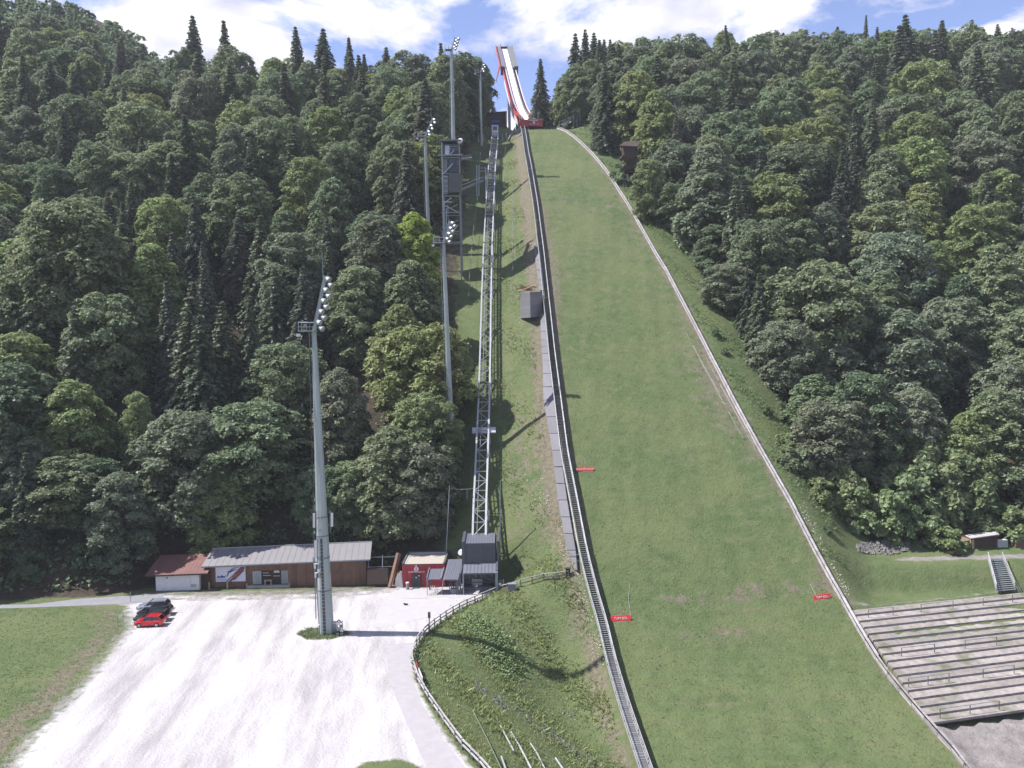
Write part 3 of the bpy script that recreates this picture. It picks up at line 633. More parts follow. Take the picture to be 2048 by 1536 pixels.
# upper shed
us_ = thing('upper_station_shed', 'dark brown timber shed at the upper end of the funicular', 'shed', PY(992, 256, 287))
p = [PY(976, 228, 288), PY(1012, 225, 288), PY(1012.5, 262, 288), PY(976, 262, 288)]
MB().slab(p, (0, 6, 0)).build('wall', darkwood, us_); MB().slab([p[0]+Vector((-.5, -.6, .1)), p[1]+Vector((.3, -.6, .1)), p[1]+Vector((.3, 6.4, .9)), p[0]+Vector((-.5, 6.4, .9))], (0, 0, .25)).build('roof', darkwood, us_)
piece('post', PY(1012, 224, 287.6), PY(1013, 276, 287.6), .5, .5, rail_wood, us_); piece('antenna', PY(989, 226, 287), PY(989.5, 212, 287), .12, .12, galv, us_)
MB().slab([PY(984, 241, 287.8), PY(999, 240.5, 287.8), PY(999, 245, 287.8), PY(984, 245, 287.8)], (0, -.15, 0)).build('blue_sign', bluem, us_)
for k, (x, y, Y) in enumerate([(957, 270, 262), (967, 270, 262), (1005, 268, 270), (1012, 266, 272)]):
    a = PY(x, y+14, Y); piece('railing_post', a, PY(x, y, Y), .16, .16, galv, us_)

# ------------------------------------------------------------------ floodlight masts
def mast(name, label, base, topc, rb, rt, boom, nl, plat=-1, near=False, segs=10):
    base, topc, boom = Vector(base), Vector(topc), Vector(boom)
    t = thing(name, label, 'floodlight mast', base, 'floodlight masts beside the hill')
    pb = MB(); n = 5
    for k in range(n):
        u0, u1 = k/n, (k+1)/n; pb.tube(base.lerp(topc, u0), base.lerp(topc, u1), (rb+(rt-rb)*u0)*1.0, (rb+(rt-rb)*u1)*1.02, 9)
    pb.build('pole', mast_m, t)
    d = Vector((-1, -.2, 0)).normalized(); L = (topc-base).length
    lad = MB(); lo_, hi = base+d*(rb+.28)+Vector((0, 0, 2)), topc+d*(rt+.28)
    for s in (-.14, .14): lad.tube(lo_+Vector((0, s, 0)), hi+Vector((0, s, 0)), .035, .035, 4)
    for k in range(int(L/1.1)): lad.tube(lo_.lerp(hi, k/int(L/1.1))+Vector((0, -.16, 0)), lo_.lerp(hi, k/int(L/1.1))+Vector((0, .16, 0)), .03, .03, 4)
    lad.build('ladder', msteel, t)
    pc = topc+Vector((plat*.75, 0, 0))
    MB().box(pc, (2.1, 1.5, .14)).build('platform', galv, t); rl = MB()
    for a, b in (((-1, -.7), (-1, .7)), ((-1, .7), (.9, .7)), ((-1, -.7), (.2, -.7))):
        for h in (.55, 1.1): rl.tube(pc+Vector((a[0], a[1], h)), pc+Vector((b[0], b[1], h)), .035, .035, 4)
    for a in ((-1, -.7), (-1, .7), (0, .7), (.9, .7), (0, -.7)): rl.tube(pc+Vector((a[0], a[1], 0)), pc+Vector((a[0], a[1], 1.1)), .035, .035, 4)
    rl.build('platform_railing', galv, t)
    tip = topc+boom
    MB().beam(topc-boom*.05, tip, .34, .42, (1, 0, 0)).build('lamp_boom', galv, t)
    bd = boom.normalized(); side = Vector((.93, -.32, -.12)).normalized()
    for k in range(nl):
        u = (k+.7)/(nl+.2); off_ = .42 if k % 2 else .95
        c = topc.lerp(tip, u)+side*off_
        h = MB().tube(c-side*.18+Vector((0, 0, .1)), c+side*.22-Vector((0, 0, .12)), .26, .42, 10).build('floodlight', galv, t, False)
        MB().tube(c+side*.225-Vector((0, 0, .12)), c+side*.25-Vector((0, 0, .13)), .38, .38, 10).build('lens', lampglass, h)
        piece('lamp_bracket', topc.lerp(tip, u), c, .07, .07, msteel, t)
    piece('lightning_rod', tip-bd*.6+Vector((-.15, 0, 0)), tip-bd*.6+Vector((-.25, 0, 3.6)), .06, .06, galv, t)
    b = pc+Vector((-1.05, -.6, -.5)); MB().box(b, (.5, .4, .35)).build('small_floodlight', white, t)
    return t
b1 = PZ(653, 1266, 0); t1 = PY(628, 662, b1.y-.3)
m1 = mast('floodlight_mast', 'tallest nearest floodlight mast standing in the gravel car park, with white antenna panels', b1, t1, .98, .30, PY(651, 552, b1.y-.3)-t1, 10, near=True)
e = m1
ax1 = (t1-b1)/(t1.z-b1.z)
def on1(z, dx, dy): return b1+ax1*z+Vector((dx, dy, 0))
r1 = lambda z: .98-.68*z/(t1.z)
MB().slab([on1(.2, -.17, -r1(0)-.03), on1(.2, .19, -r1(0)-.03), on1(12.4, .15, -r1(12.4)-.03), on1(12.4, -.13, -r1(12.4)-.03)], (0, .3, 0)).build('dark_recess_strip', dsteel, m1)  # raised dark strip; its colour paints the shade of a recess
for k in range(26): piece('rung', on1(.5+.45*k, -.2, -r1(.5+.45*k)-.08), on1(.5+.45*k, .2, -r1(.5+.45*k)-.08), .05, .05, galv, m1)
for z in (12.6, 9.8, 5.6, 15.0): MB().tube(on1(z, 0, 0), on1(z+.16, 0, 0), r1(z)+.05, r1(z)+.05, 9).build('clamp_ring', msteel, m1)
for (x, y0_, y1_, w_) in ((628, 1027, 1055, .27), (631, 1081, 1114, .30), (664, 1026, 1053, .27)):
    a, b = PY(x, y0_, b1.y-1.0), PY(x, y1_, b1.y-1.0); MB().beam(a, b, w_, .16, (0, 1, 0)).build('antenna_panel', white, m1)
    sgn = 1 if x < 650 else -1
    piece('antenna_bar', a+Vector((sgn*.25, .1, .3)), b+Vector((sgn*.25, .1, -.8)), .08, .08, msteel, m1)
    for q_ in (a, b): piece('antenna_arm', q_+Vector((0, .1, 0)), q_+Vector((sgn*.75, .7, 0)), .06, .06, galv, m1)
for (x, y_) in ((632, 1132), (633, 1150), (636, 1133), (637, 1151)):
    c = PY(x, y_, b1.y-1.1); MB().box(c, (.42, .34, .62)).build('radio_unit', white if x < 635 else galv, m1)
for k, (x, y_) in enumerate(((629, 1065), (640, 1062), (641, 1035), (630, 1000), (639, 1118))): MB().box(PY(x, y_, b1.y-1.05), (.18, .18, .3)).build('connector_box', galv, m1)
MB().pipe([PY(626, 1115, b1.y-1.05), PY(633, 1170, b1.y-1.05), PY(638, 1248, b1.y-1.0)], .06).build('cable', msteel, m1); MB().pipe([PY(620, 700, b1.y-.4), PY(626, 1000, b1.y-.9), PY(627, 1080, b1.y-1)], .06).build('cable', blackp, m1)
for (x0, x1_, y0_, y1_, lab) in ((637, 651, 1250, 1270, 'left'), (658.5, 672, 1248, 1267, 'right')):
    p0 = PZ((x0+x1_)/2, y1_, 0)
    cbn = thing('mast_cabinet', 'light grey steel cabinet at the foot of the near floodlight mast, on its %s' % lab, 'cabinet', p0, 'cabinets at the mast foot')
    MB().box(p0+Vector((0, .5, .62)), (.86, .8, 1.24)).build('cabinet_body', galv, cbn); MB().box(p0+Vector((0, .5, 1.27)), (.96, .9, .07)).build('lid', white, cbn); MB().box(p0+Vector((.02, .09, .62)), (.72, .03, 1.0)).build('door', galv, cbn)
pg = PZ(679, 1270, 0)
eq = thing('meter_rack', 'open rack of pale meter boxes and cables beside the near floodlight mast', 'electrical rack', pg)
for s in (-.3, .32): piece('upright', pg+Vector((s, .3, 0)), pg+Vector((s, .3, 1.75)), .09, .09, galv, eq)
for k, (dx, dz_, c_) in enumerate(((-.15, 1.45, white), (.2, 1.05, msteel), (-.1, .7, galv), (.25, .55, white))): MB().box(pg+Vector((dx, .2, dz_)), (.42, .25, .34)).build('meter_box', c_, eq)
MB().pipe([pg+Vector((-.25, .15, 1.7)), pg+Vector((-.05, .1, 1.95)), pg+Vector((.25, .2, 1.5))], .07).build('hose', blackp, eq)
for dx in (-.22, .28): MB().box(pg+Vector((dx, 0, .1)), (.28, .3, .2)).build('foot_block', white, eq)

def mast_at(label, bx, by, tx, ty, Y, btx, bty, rb, rt, nl):
    tp = PY(tx, ty, Y); bs_ = Vector((PY(bx, by, Y).x, Y, tz(PY(bx, by, Y).x, Y)-.5))
    return mast('floodlight_mast', label, bs_, tp, rb, rt, PY(btx, bty, Y)-tp, nl)
mast_at('floodlight mast in front of the judges tower, rising from the tree edge', 903, 850, 887, 486, 143, 901, 443, .62, .30, 8)
mast_at('floodlight mast with lamps leaning right, farthest left, rising from the trees beside the judges tower', 857, 430, 850, 274, 196, 866, 236, .55, .30, 6)
mast_at('floodlight mast standing above the judges tower with lamps against the sky', 907, 290, 903, 100, 222, 911, 76, .75, .36, 7)
mast_at('thin distant floodlight mast in front of leafy trees left of the ski jump ramp', 963, 284, 961, 146, 266, 966, 128, .42, .25, 4)

# ------------------------------------------------------------------ judges tower
TYj = 186.0
jt = thing('judges_tower', 'grey steel lattice judges tower with boxy cabin between the floodlight masts', 'tower', PY(900, 490, TYj))
def J(x, y, dy=0): return PY(x, y, TYj+dy)
zb = tz(J(900, 480).x, TYj+2)-1
for x in (883.5, 918):
    for dy in (0, 4.2):
        a = J(x, 285, 0)+Vector((0, dy, 0)); piece('corner_post', Vector((a.x, a.y, zb)), a, .26, .26, galv if x < 900 else msteel, jt)
for y in (487, 463, 425, 392, 347, 315):
    for dy in (0, 4.2): piece('ring_beam', J(883, y)+Vector((0, dy, 0)), J(919, y)+Vector((0, dy, 0)), .2, .24, msteel, jt)
    for x in (883.5, 918): piece('ring_beam', J(x, y), J(x, y)+Vector((0, 4.2, 0)), .2, .24, msteel, jt)
for (xa_, ya, xb_, yb, m_) in ((884, 408, 917, 425, galv), (917, 440, 884, 463, msteel), (886, 409, 903, 395, silver), (885, 404, 905, 404, silver), (906, 327, 886, 348, silver), (908, 300, 900, 310, silver), (884, 470, 900, 440, galv), (893, 416, 893, 450, galv), (900, 470, 916, 450, silver), (884, 425, 917, 408, msteel)):
    piece('diagonal_brace', J(xa_, ya, -.1), J(xb_, yb, -.1), .2, .2, m_, jt)
MB().box(J(901, 488, 2.1), (5, 5, .2)).build('floor_deck', msteel, jt)
def cab(x0, y0_, x1_, y1_, d, nm, m_, dy=0): return MB().slab([J(x0, y0_, dy), J(x1_, y0_, dy), J(x1_, y1_, dy), J(x0, y1_, dy)], (0, d, 0)).build(nm, m_, jt)
cabin = cab(897, 346.5, 922, 384.5, 4.6, 'judges_cabin', greenbox, -.6)
cab(896, 317, 919, 344.5, 4.0, 'upper_cabin', dsteel, .1); cab(885, 317, 895, 345, 3.5, 'stair_enclosure', grating, .4); cab(884, 350, 896, 388, 3.5, 'stair_enclosure', msteel, .5)
for k in range(3): MB().slab([J(898.5+7.0*k, 320, -.02), J(904+7.0*k, 320, -.02), J(904+7.0*k, 331, -.02), J(898.5+7.0*k, 331, -.02)], (0, .05, 0)).build('window', glass_m, jt)
for y in (353, 362, 372, 382): piece('louvre', J(885, y, .35), J(896, y, .35), .1, .2, silver, jt)
MB().box(J(902, 315, 2), (5.6, 5, .25)).build('gallery_deck', galv, jt)
cab(883, 288, 919, 312, 4.2, 'top_room', dsteel, .3); cab(890, 291, 899, 309, .2, 'window', lampglass, .05)
MB().box(J(902, 285.5, 2), (4.9, 5, .25)).build('tower_roof', msteel, jt)
for dy in (0, 4.2):
    for y in (293, 298): piece('roof_rail', J(883, y, dy), J(919, y, dy), .07, .07, galv, jt)
d_ = J(920, 282, .2); MB().tube(d_, d_+Vector((-.1, -.25, .1)), .75, .55, 12).build('satellite_dish', white, jt)
# balcony and footbridge
MB().slab([J(922, 316), J(943, 313, 2), J(943, 315.5, 2), J(922, 318)], (0, 1.4, 0)).build('balcony', galv, jt)
for x in (924, 930, 936, 942): piece('balcony_post', J(x, 316, .6), J(x, 311, .6), .07, .07, galv, jt)
piece('balcony_rail', J(922, 312, .6), J(943, 309.5, 1.6), .07, .07, galv, jt)
fb = MB().slab([J(922, 377), J(966, 359, 6), J(966, 361.5, 6), J(922, 380)], (0, 1.3, 0)).build('footbridge_deck', msteel, jt)
piece('footbridge_rail', J(922, 371), J(966, 354, 6), .1, .1, galv, jt)
pt_ = thing('steel_portal', 'thin grey steel portal frame where the footbridge meets the grassy slope', 'portal frame', J(962, 388, 7))
for x in (953.5, 958, 971.5): piece('post', J(x, 330 if x < 970 else 335, 7), J(x, 392, 7), .2, .2, galv, pt_)
for y in (336, 342): piece('beam', J(953, y, 7), J(972, y, 7), .18, .2, msteel, pt_)
MB().slab([J(960, 352, 7), J(970, 351.5, 7), J(970, 361, 7), J(960, 361, 7)], (0, .3, 0)).build('gate_panel', dsteel, pt_)

# ------------------------------------------------------------------ timber lookout tower in the trees on the right
lt = thing('timber_lookout', 'dark brown timber judging hut on stilts half hidden in the trees right of the hill', 'timber tower', PY(1258, 374, 216))
def Q(x, y, dy=0): return PY(x, y, 214+dy)
for x in (1249, 1256, 1272):
    for dy in (0, 3.2): piece('stilt', Q(x, 330, dy), Vector((Q(x, 374, dy).x, 214+dy, tz(Q(x, 374, dy).x, 214+dy)-1)), .3, .3, darkwood, lt)
MB().slab([Q(1253, 318), Q(1274, 318), Q(1274, 345), Q(1250, 345)], (0, 3.4, 0)).build('lower_cabin', darkwood, lt); MB().slab([Q(1246, 292), Q(1274, 292), Q(1274, 318), Q(1250, 318)], (0, 3.6, 0)).build('upper_cabin', darkwood, lt)
MB().slab([Q(1238, 293, -.6), Q(1251, 285, 4), Q(1281, 285, 4), Q(1276, 295, -.6)], (0, 0, .3)).build('roof', darkwood, lt)
for (x0, y0_, x1_, y1_, h) in ((1240, 316, 1250, 304.5, 6.5), (1242, 336, 1253, 326, 8)):
    for k in range(3): MB().slab([Q(x0, y0_+h*k/3, -1.2), Q(x1_, y0_-(y0_-y1_)+h*k/3, 2.4), Q(x1_, y1_+h*(k+.9)/3, 2.4), Q(x0, y0_+h*(k+.9)/3, -1.2)], (.12, 0, 0)).build('balcony_board', brownwood, lt)
    MB().slab([Q(x0, y0_+.5, -1.25), Q(1273, y0_-9, -.6), Q(1273, y0_-1.5, -.6), Q(x0, y0_+h, -1.25)], (0, .15, 0)).build('balcony_front', darkwood, lt)
piece('pale_brace', Q(1254, 348, -.5), Q(1257, 362, -1), .22, .22, pale_rail, lt)
# slim poles and net on the crest at the right
nt_ = thing('wind_net', 'grey net panel on slim poles at the crest right of the takeoff', 'wind net', PY(1140, 250, 284))
MB().slab([PY(1121, 249, 281), PY(1156, 223, 286), PY(1158, 229, 286), PY(1126, 252, 281)], (0, .08, 0)).build('net_panel', msteel, nt_)
for x, yb, yt in ((1147, 275, 229), (1160, 279, 222), (1154, 276, 226)): piece('pole', PY(x, yb, 276), PY(x, yt, 276), .14, .14, galv, nt_)
# ------------------------------------------------------------------ long timber shed
def frame2(p0, p1):
    x = (p1-p0); x.z = 0; L = x.length; x.normalize(); y = Vector((-x.y, x.x, 0)); return x, y, L
A, B = PZ(418, 1176, 0), PZ(733, 1169.5, 0); ex, ey, Ls = frame2(A, B); ez = Vector((0, 0, 1))
def W(u, v, z): return A+ex*u+ey*v+ez*z
ls = thing('timber_shed', 'long brown boarded timber shed with grey sheet roof and ski jumper mural', 'shed', A)
hL, hR, dp = 3.55, 4.15, 5.2
hz = lambda u: hL+(hR-hL)*u/Ls
MB().slab([W(0, .08, 0), W(Ls, .08, 0), W(Ls, .08, hR), W(0, .08, hL)], ey*dp).build('wall', darkwood, ls)
DOOR = (6.6, 12.2)
nb = 62
for k in range(nb):
    u0, u1 = Ls*k/nb, Ls*(k+1)/nb-.025; um = (u0+u1)/2
    z0 = 2.55 if DOOR[0] < um < DOOR[1] else .05
    piece('board', W(um, .04-.012*(k % 2), z0), W(um, .04-.012*(k % 2), hz(um)), u1-u0, .06, brownwood, ls, ey)
rf = MB(); r0 = [W(-.75, -.75, hL-.12), W(Ls+.8, -.75, hR-.12), W(Ls+.35, 4.0, hR+1.45), W(-.75, 4.0, hL+1.45)]
rf.slab(r0, (0, 0, .14)); rf.slab([r0[3], r0[2], W(Ls+.35, 6.3, hR+.5), W(-.75, 6.3, hL+.5)], (0, 0, .14)); roof = rf.build('roof', greyroof, ls)
MB().beam(r0[0]+ez*.02-ey*.07, r0[1]+ez*.02-ey*.07, .12, .16).build('gutter', msteel, roof); MB().beam(r0[3]+ez*.17, r0[2]+ez*.17, .22, .1).build('ridge_cap', galv, roof)
for k in range(1, 26):
    t = k/26; a, b = r0[0].lerp(r0[1], t)+ez*.155, r0[3].lerp(r0[2], t)+ez*.155
    piece('roof_seam', a, b, .05, .035, greyroof, roof)
# mural
def mural(name, pts, d, m, par): return MB().slab([W(1.15+x*4.45, -.05-d, .98+y*2.25) for x, y in pts], ey*.012).build(name, m, par)
def flatm(n, c): return mat(n, c, .55, .05, 2, 0)
mu = MB().slab([W(1.1, -.05, .95), W(5.65, -.05, .95), W(5.65, -.05, 3.28), W(1.1, -.05, 3.28)], ey*.06).build('mural_panel', white, ls)
sky_p, navy, maroon, orange, icy = flatm('print_pale_blue', (.55, .56, .64)), flatm('print_navy', (.045, .05, .13)), flatm('print_maroon', (.15, .05, .065)), flatm('print_rust', (.27, .085, .05)), flatm('print_ice', (.38, .42, .56))
mural('print_sky', [(.01, .02), (.99, .02), (.99, .98), (.01, .98)], .012, sky_p, mu)
mural('print_snow', [(.01, .05), (.5, .05), (.3, .28), (.16, .22), (.01, .3)], .024, icy, mu)
mural('print_mountains', [(.02, .3), (.08, .42), (.14, .33), (.2, .45), (.27, .36), (.36, .42), (.3, .28), (.12, .26)], .036, navy, mu)
mural('print_ramp', [(.34, 0), (.52, 0), (.99, .86), (.99, .99), (.86, .99)], .036, navy, mu); mural('print_ramp_face', [(.40, 0), (.66, .12), (.98, .72), (.94, .93), (.86, .92)], .05, maroon, mu)
mural('print_ramp_red', [(.52, .32), (.62, .52), (.74, .52), (.68, .3)], .062, orange, mu); mural('print_stripe', [(.38, 0), (.42, 0), (.58, .28), (.55, .28)], .064, white, mu); mural('print_stripe', [(.62, 0), (.65, 0), (.99, .5), (.99, .55)], .064, white, mu)
mural('print_jumper_body', [(.36, .64), (.5, .62), (.62, .74), (.72, .82), (.70, .86), (.56, .80), (.44, .72)], .076, navy, mu); mural('print_jumper_legs', [(.42, .62), (.47, .62), (.40, .36), (.36, .34)], .076, maroon, mu)
mural('print_ski', [(.52, .78), (.62, .90), (.80, .94), (.79, .97), (.6, .94), (.50, .81)], .088, navy, mu)
# open store front with shelves and cupboard doors
of = MB().slab([W(DOOR[0], .35, .35), W(DOOR[1], .35, .35), W(DOOR[1], .35, 2.5), W(DOOR[0], .35, 2.5)], ey*.05).build('open_store_front', dsteel, ls)
for (u0, u1) in ((6.75, 8.05), (11.15, 12.15)):
    dr_ = MB().slab([W(u0, -.12, .45), W(u1, -.02, .45), W(u1, -.02, 2.5), W(u0, -.12, 2.5)], ey*.06).build('open_door', galv, ls)
    for k in range(1, 4): piece('door_rib', W(u0+(u1-u0)*k/4, -.14, .5), W(u0+(u1-u0)*k/4, -.14, 2.45), .04, .03, msteel, ls, ey)
for (u0, u1, z) in ((8.3, 9.5, 1.75), (8.3, 9.2, 2.15), (9.9, 10.9, 1.65), (9.95, 10.9, 2.2)): piece('shelf', W(u0, .2, z), W(u1, .2, z), .3, .06, white, ls)
for u in (9.9, 10.95): piece('shelf_post', W(u, .15, .4), W(u, .15, 2.3), .07, .07, galv, ls)
MB().box(W(10.4, .15, 2.36), (.8, .2, .22), (ex, ey, ez)).build('store_box', white, ls)
MB().box(W(9.4, .2, 2.3), (.2, .15, .2), (ex, ey, ez)).build('wall_lamp', white, ls)
pl = thing('loading_ledge', 'low grey loading ledge in front of the open store of the timber shed', 'ledge', W(9.3, -.6, 0))
MB().box(W(9.25, -.35, .18), (6.4, .6, .36), (ex, ey, ez)).build('ledge_top', concrete, pl); piece('ledge_post', W(6.0, -.6, 0), W(6.0, -.6, .75), .18, .18, palewood, pl); piece('ledge_post', W(12.5, -.6, 0), W(12.5, -.6, .75), .18, .18, palewood, pl)
tbn = thing('work_bench', 'small timber topped bench on the ledge before the open store', 'bench', W(9.2, -.35, .36))
MB().box(W(9.2, -.35, 1.12), (1.15, .5, .16), (ex, ey, ez)).build('bench_top', palewood, tbn)
for u in (8.75, 9.65): MB().box(W(u, -.35, .70), (.12, .45, .68), (ex, ey, ez)).build('leg', galv, tbn)
for k, u in enumerate((-.0, 2.75, 25.2)): 
    if u < Ls: tag(MB().box(W(u+.3, -.65, .55), (.2, .2, 1.1), (ex, ey, ez)).build('wooden_post', palewood), ['short pale post at the left front corner of the timber shed', 'short pale post below the mural of the timber shed', 'short pale post at the right end of the timber shed'][k], 'post', 'short posts along the shed front')

# ------------------------------------------------------------------ white shed with red brown roof
A2, B2 = PZ(312, 1182, 0), PZ(399, 1180, 0); wx, wy, L2 = frame2(A2, B2)
def W2(u, v, z): return A2+wx*u+wy*v+ez*z
ws = thing('white_shed', 'small white shed with red brown sheet roof beside the long timber shed', 'shed', A2)
MB().slab([W2(0, 0, 0), W2(L2, 0, 0), W2(L2, 0, 2.55), W2(0, 0, 2.55)], wy*4).build('wall', white, ws)
for u0, u1 in ((.05, 1.2), (1.25, 2.35), (2.4, 5.3), (5.35, L2-.05)): MB().slab([W2(u0, -.03, .12), W2(u1, -.03, .12), W2(u1, -.03, 2.45), W2(u0, -.03, 2.45)], wy*.05).build('wall_panel', white, ws)
MB().slab([W2(L2-1.3, -.05, .5), W2(L2-.5, -.05, .5), W2(L2-.5, -.05, .95), W2(L2-1.3, -.05, .95)], wy*.03).build('vent', galv, ws); MB().box(W2(1.75, -.05, 2.0), (.22, .06, .22), (wx, wy, ez)).build('notice', redp, ws)
q = [W2(-1.25, -.7, 2.5), W2(L2+1.55, -.7, 2.65), W2(L2+1.1, 4.6, 4.35), W2(-1.1, 4.6, 4.25)]
r2 = MB().slab(q, (0, 0, .12)).build('roof', redroof, ws); MB().beam(q[0]-wy*.06, q[1]-wy*.06, .1, .18).build('fascia', darkwood, r2)
for k in range(1, 16): piece('roof_seam', q[0].lerp(q[1], k/16)+ez*.13, q[3].lerp(q[2], k/16)+ez*.13, .05, .03, redroof, r2)
MB().slab([W2(L2+.1, .6, 0), W2(L2+1.5, .6, 0), W2(L2+1.5, .6, 2.5), W2(L2+.1, .6, 2.5)], wy*.1).build('link_wall', darkwood, ws)
bx_ = thing('grey_locker', 'pale grey locker standing between the white shed and the timber shed', 'locker', W(-.55, -.3, 0))
MB().box(W(-.5, -.1, .85), (.6, .4, 1.1), (ex, ey, ez)).build('locker_body', white, bx_); MB().box(W(-.75, .1, 1.9), (.5, .15, 2.4), (ex, ey, ez)).build('side_board', galv, bx_); MB().box(W(-.5, -.1, .15), (.5, .35, .3), (ex, ey, ez)).build('plinth', msteel, bx_)

# ------------------------------------------------------------------ red hut with sign
YB = PZ(842, 1175, 0).y
C0, C1 = PZ(805, 1175, 0), PZ(886, 1174, 0); hH = CH+ray(845, 1129).z*YB
rh = thing('red_hut', 'small red panelled flat roofed hut with white sign over a dark door', 'hut', C0)
Lr = C1.x-C0.x+.35; dr2 = 7.2
def R(u, v, z): return Vector((C0.x+u, C0.y+v, z))
MB().box(R(Lr/2, dr2/2+.05, hH/2-.12), (Lr-.06, dr2-.1, hH-.24)).build('wall', redp, rh)
for k in range(9):
    u0 = Lr*k/9
    if not (1.5 < u0+.35 < 2.55): piece('cladding_board', R(u0+Lr/18, .02, .05), R(u0+Lr/18, .02, hH), Lr/9-.03, .05, redp, rh, (0, 1, 0))
    else: piece('cladding_board', R(u0+Lr/18, .02, 2.15), R(u0+Lr/18, .02, hH), Lr/9-.03, .05, redp, rh, (0, 1, 0))
for u, v, sx_, sy_ in ((.12, dr2/2, .28, dr2), (Lr-.12, dr2/2, .28, dr2), (Lr/2, dr2-.1, Lr-.5, .24)): MB().box(R(u, v, hH+.05), (sx_, sy_, .32)).build('parapet', greenbox, rh)
MB().box(R(Lr/2, .08, hH-.02), (Lr+.02, .2, .08)).build('front_edge', dsteel, rh); MB().box(R(Lr/2, dr2/2, hH-.08), (Lr-.5, dr2-.3, .1)).build('gravel_roof', gravelroof, rh)
MB().box(R(Lr/2, dr2-.42, hH+.0), (Lr-.6, .3, .1)).build('roof_edge_strip', white, rh); MB().box(R(.42, dr2/2, hH), (.14, dr2-.5, .1)).build('roof_edge_strip', white, rh)
def RP(px, py, dy=-.05):
    p_ = PY(px, py, YB+dy); return p_
d0, d1 = RP(826.5, 1173.4), RP(838.5, 1150)
dr3 = MB().slab([Vector((d0.x, YB-.04, .05)), Vector((d1.x, YB-.04, .05)), Vector((d1.x, YB-.04, 2.05)), Vector((d0.x, YB-.04, 2.05))], (0, .06, 0)).build('door', dsteel, rh)
for xx in (d0.x-.07, d1.x+.07): piece('door_frame', Vector((xx, YB-.05, .05)), Vector((xx, YB-.05, 2.1)), .1, .08, greenbox, rh, (0, 1, 0))
MB().box(((d0.x+d1.x)/2, YB-.3, .1), (1.0, .5, .1)).build('door_mat', mat('green_mat', (.03, .10, .05), .9, .2, 3, .3), rh); MB().box(((d0.x+d1.x)/2-.0, YB-.08, 1.55), (.16, .04, .22)).build('door_notice', white, dr3)
sgn = MB().box(RP(833, 1144)+Vector((0, .03, 0)), (2.25, .04, .36)).build('sign_board', redp, rh)
text('lettering', 'BACKAPLOUDF', .36, RP(833, 1144)+Vector((0, -.02, 0)), (1, 0, 0), (0, 0, 1), white, sgn)
text('emblem_letter', 'S', .62, RP(832.6, 1138)+Vector((0, -.03, 0)), (1, 0, 0), (0, 0, 1), redp, sgn, .03)
ec = RP(832.6, 1138.0); MB().tube(ec+Vector((0, .02, 0)), ec+Vector((0, -.01, 0)), .36, .36, 16).build('emblem_disc', white, sgn); MB().tube(ec+Vector((-.02, .02, .5)), ec+Vector((-.02, -.03, .5)), .12, .12, 10).build('emblem_dot', white, sgn)
for px in (812, 845.5): piece('downpipe', Vector((RP(px, 1170).x, YB-.06, .1)), Vector((RP(px, 1170).x, YB-.06, hH-.3)), .07, .07, greenbox if px < 830 else dsteel, rh)
MB().box(RP(838, 1151.5), (.18, .1, .14)).build('wall_lamp', white, rh)
bn = PZ(815, 1177.5, .07); bi = thing('ash_bin', 'pale grey standing bin with lighter lid beside the red hut door', 'litter bin', bn)
MB().tube(bn, bn+ez*.85, .2, .22, 10).build('bin_body', concrete, bi); MB().tube(bn+ez*.85, bn+ez*1.0, .26, .24, 10).build('lid', white, bi); MB().tube(bn, bn+ez*.08, .28, .28, 10).build('foot', msteel, bi)
# concrete wing wall and leaning timber baulks left of the hut
ww = thing('wing_wall', 'pale concrete wing wall sloping down at the left of the red hut', 'retaining wall', PZ(792, 1174, 0))
MB().slab([PZ(790, 1174.5, 0), PZ(806, 1176, 0), PY(803, 1144, YB+.3), PY(800.5, 1143, YB+.3), PY(791, 1157, YB+.2)], (0, .35, 0)).build('wall_face', slabm, ww)
for k, (a, b) in enumerate((((778.5, 1176), (796, 1106)), ((786, 1169), (799, 1107)))):
    p0, p1 = PZ(a[0], a[1], 0), PY(b[0], b[1], YB+2.5)
    if k == 0: bk = thing('timber_baulks', 'two brown squared timber baulks leaning up the bank left of the red hut', 'timber beams', p0)
    piece('baulk', p0, p1, .42, .34, brownwood, bk)
fn = thing('pipe_railing', 'pale two-rail pipe fence on the bank between the timber shed and the red hut', 'railing', PY(740, 1150, 123))
for (x0, y0_, x1_, y1_, Y) in ((736, 1114.5, 793, 1113.5, 124), (734, 1134, 791, 1133, 122.5)): piece('rail', PY(x0, y0_, Y), PY(x1_, y1_, Y), .09, .09, galv, fn)
for x in (737, 765, 791): piece('post', PY(x, 1110, 124), PY(x, 1136, 123), .09, .09, galv, fn)
MB().slab([PY(734, 1137, 121.2), PY(776, 1137, 121.2), PY(776, 1168, 120.6), PY(734, 1169, 120.6)], (0, .15, 0)).build('dark_board', darkwood, fn)

# ------------------------------------------------------------------ valley station of the funicular
YS = PZ(950, 1189, 0).y
vs = thing('valley_station', 'dark grey sheet metal funicular valley station with tall box and lower canopies', 'station building', PZ(950, 1189, 0))
def V_(px, py, dY=0): return PY(px, py, YS+dY)
def roofslab(pix, th, name, m=anthr_r, par=vs, seams=0):
    pts = [V_(x, y, d) for x, y, d in pix]; o_ = MB().slab(pts, (0, 0, -th)).build(name, m, par)
    for k in range(1, seams): piece('standing_seam', pts[0].lerp(pts[1], k/seams)+ez*.02, pts[3].lerp(pts[2], k/seams)+ez*.02, .05, .06, m, o_)
    return o_
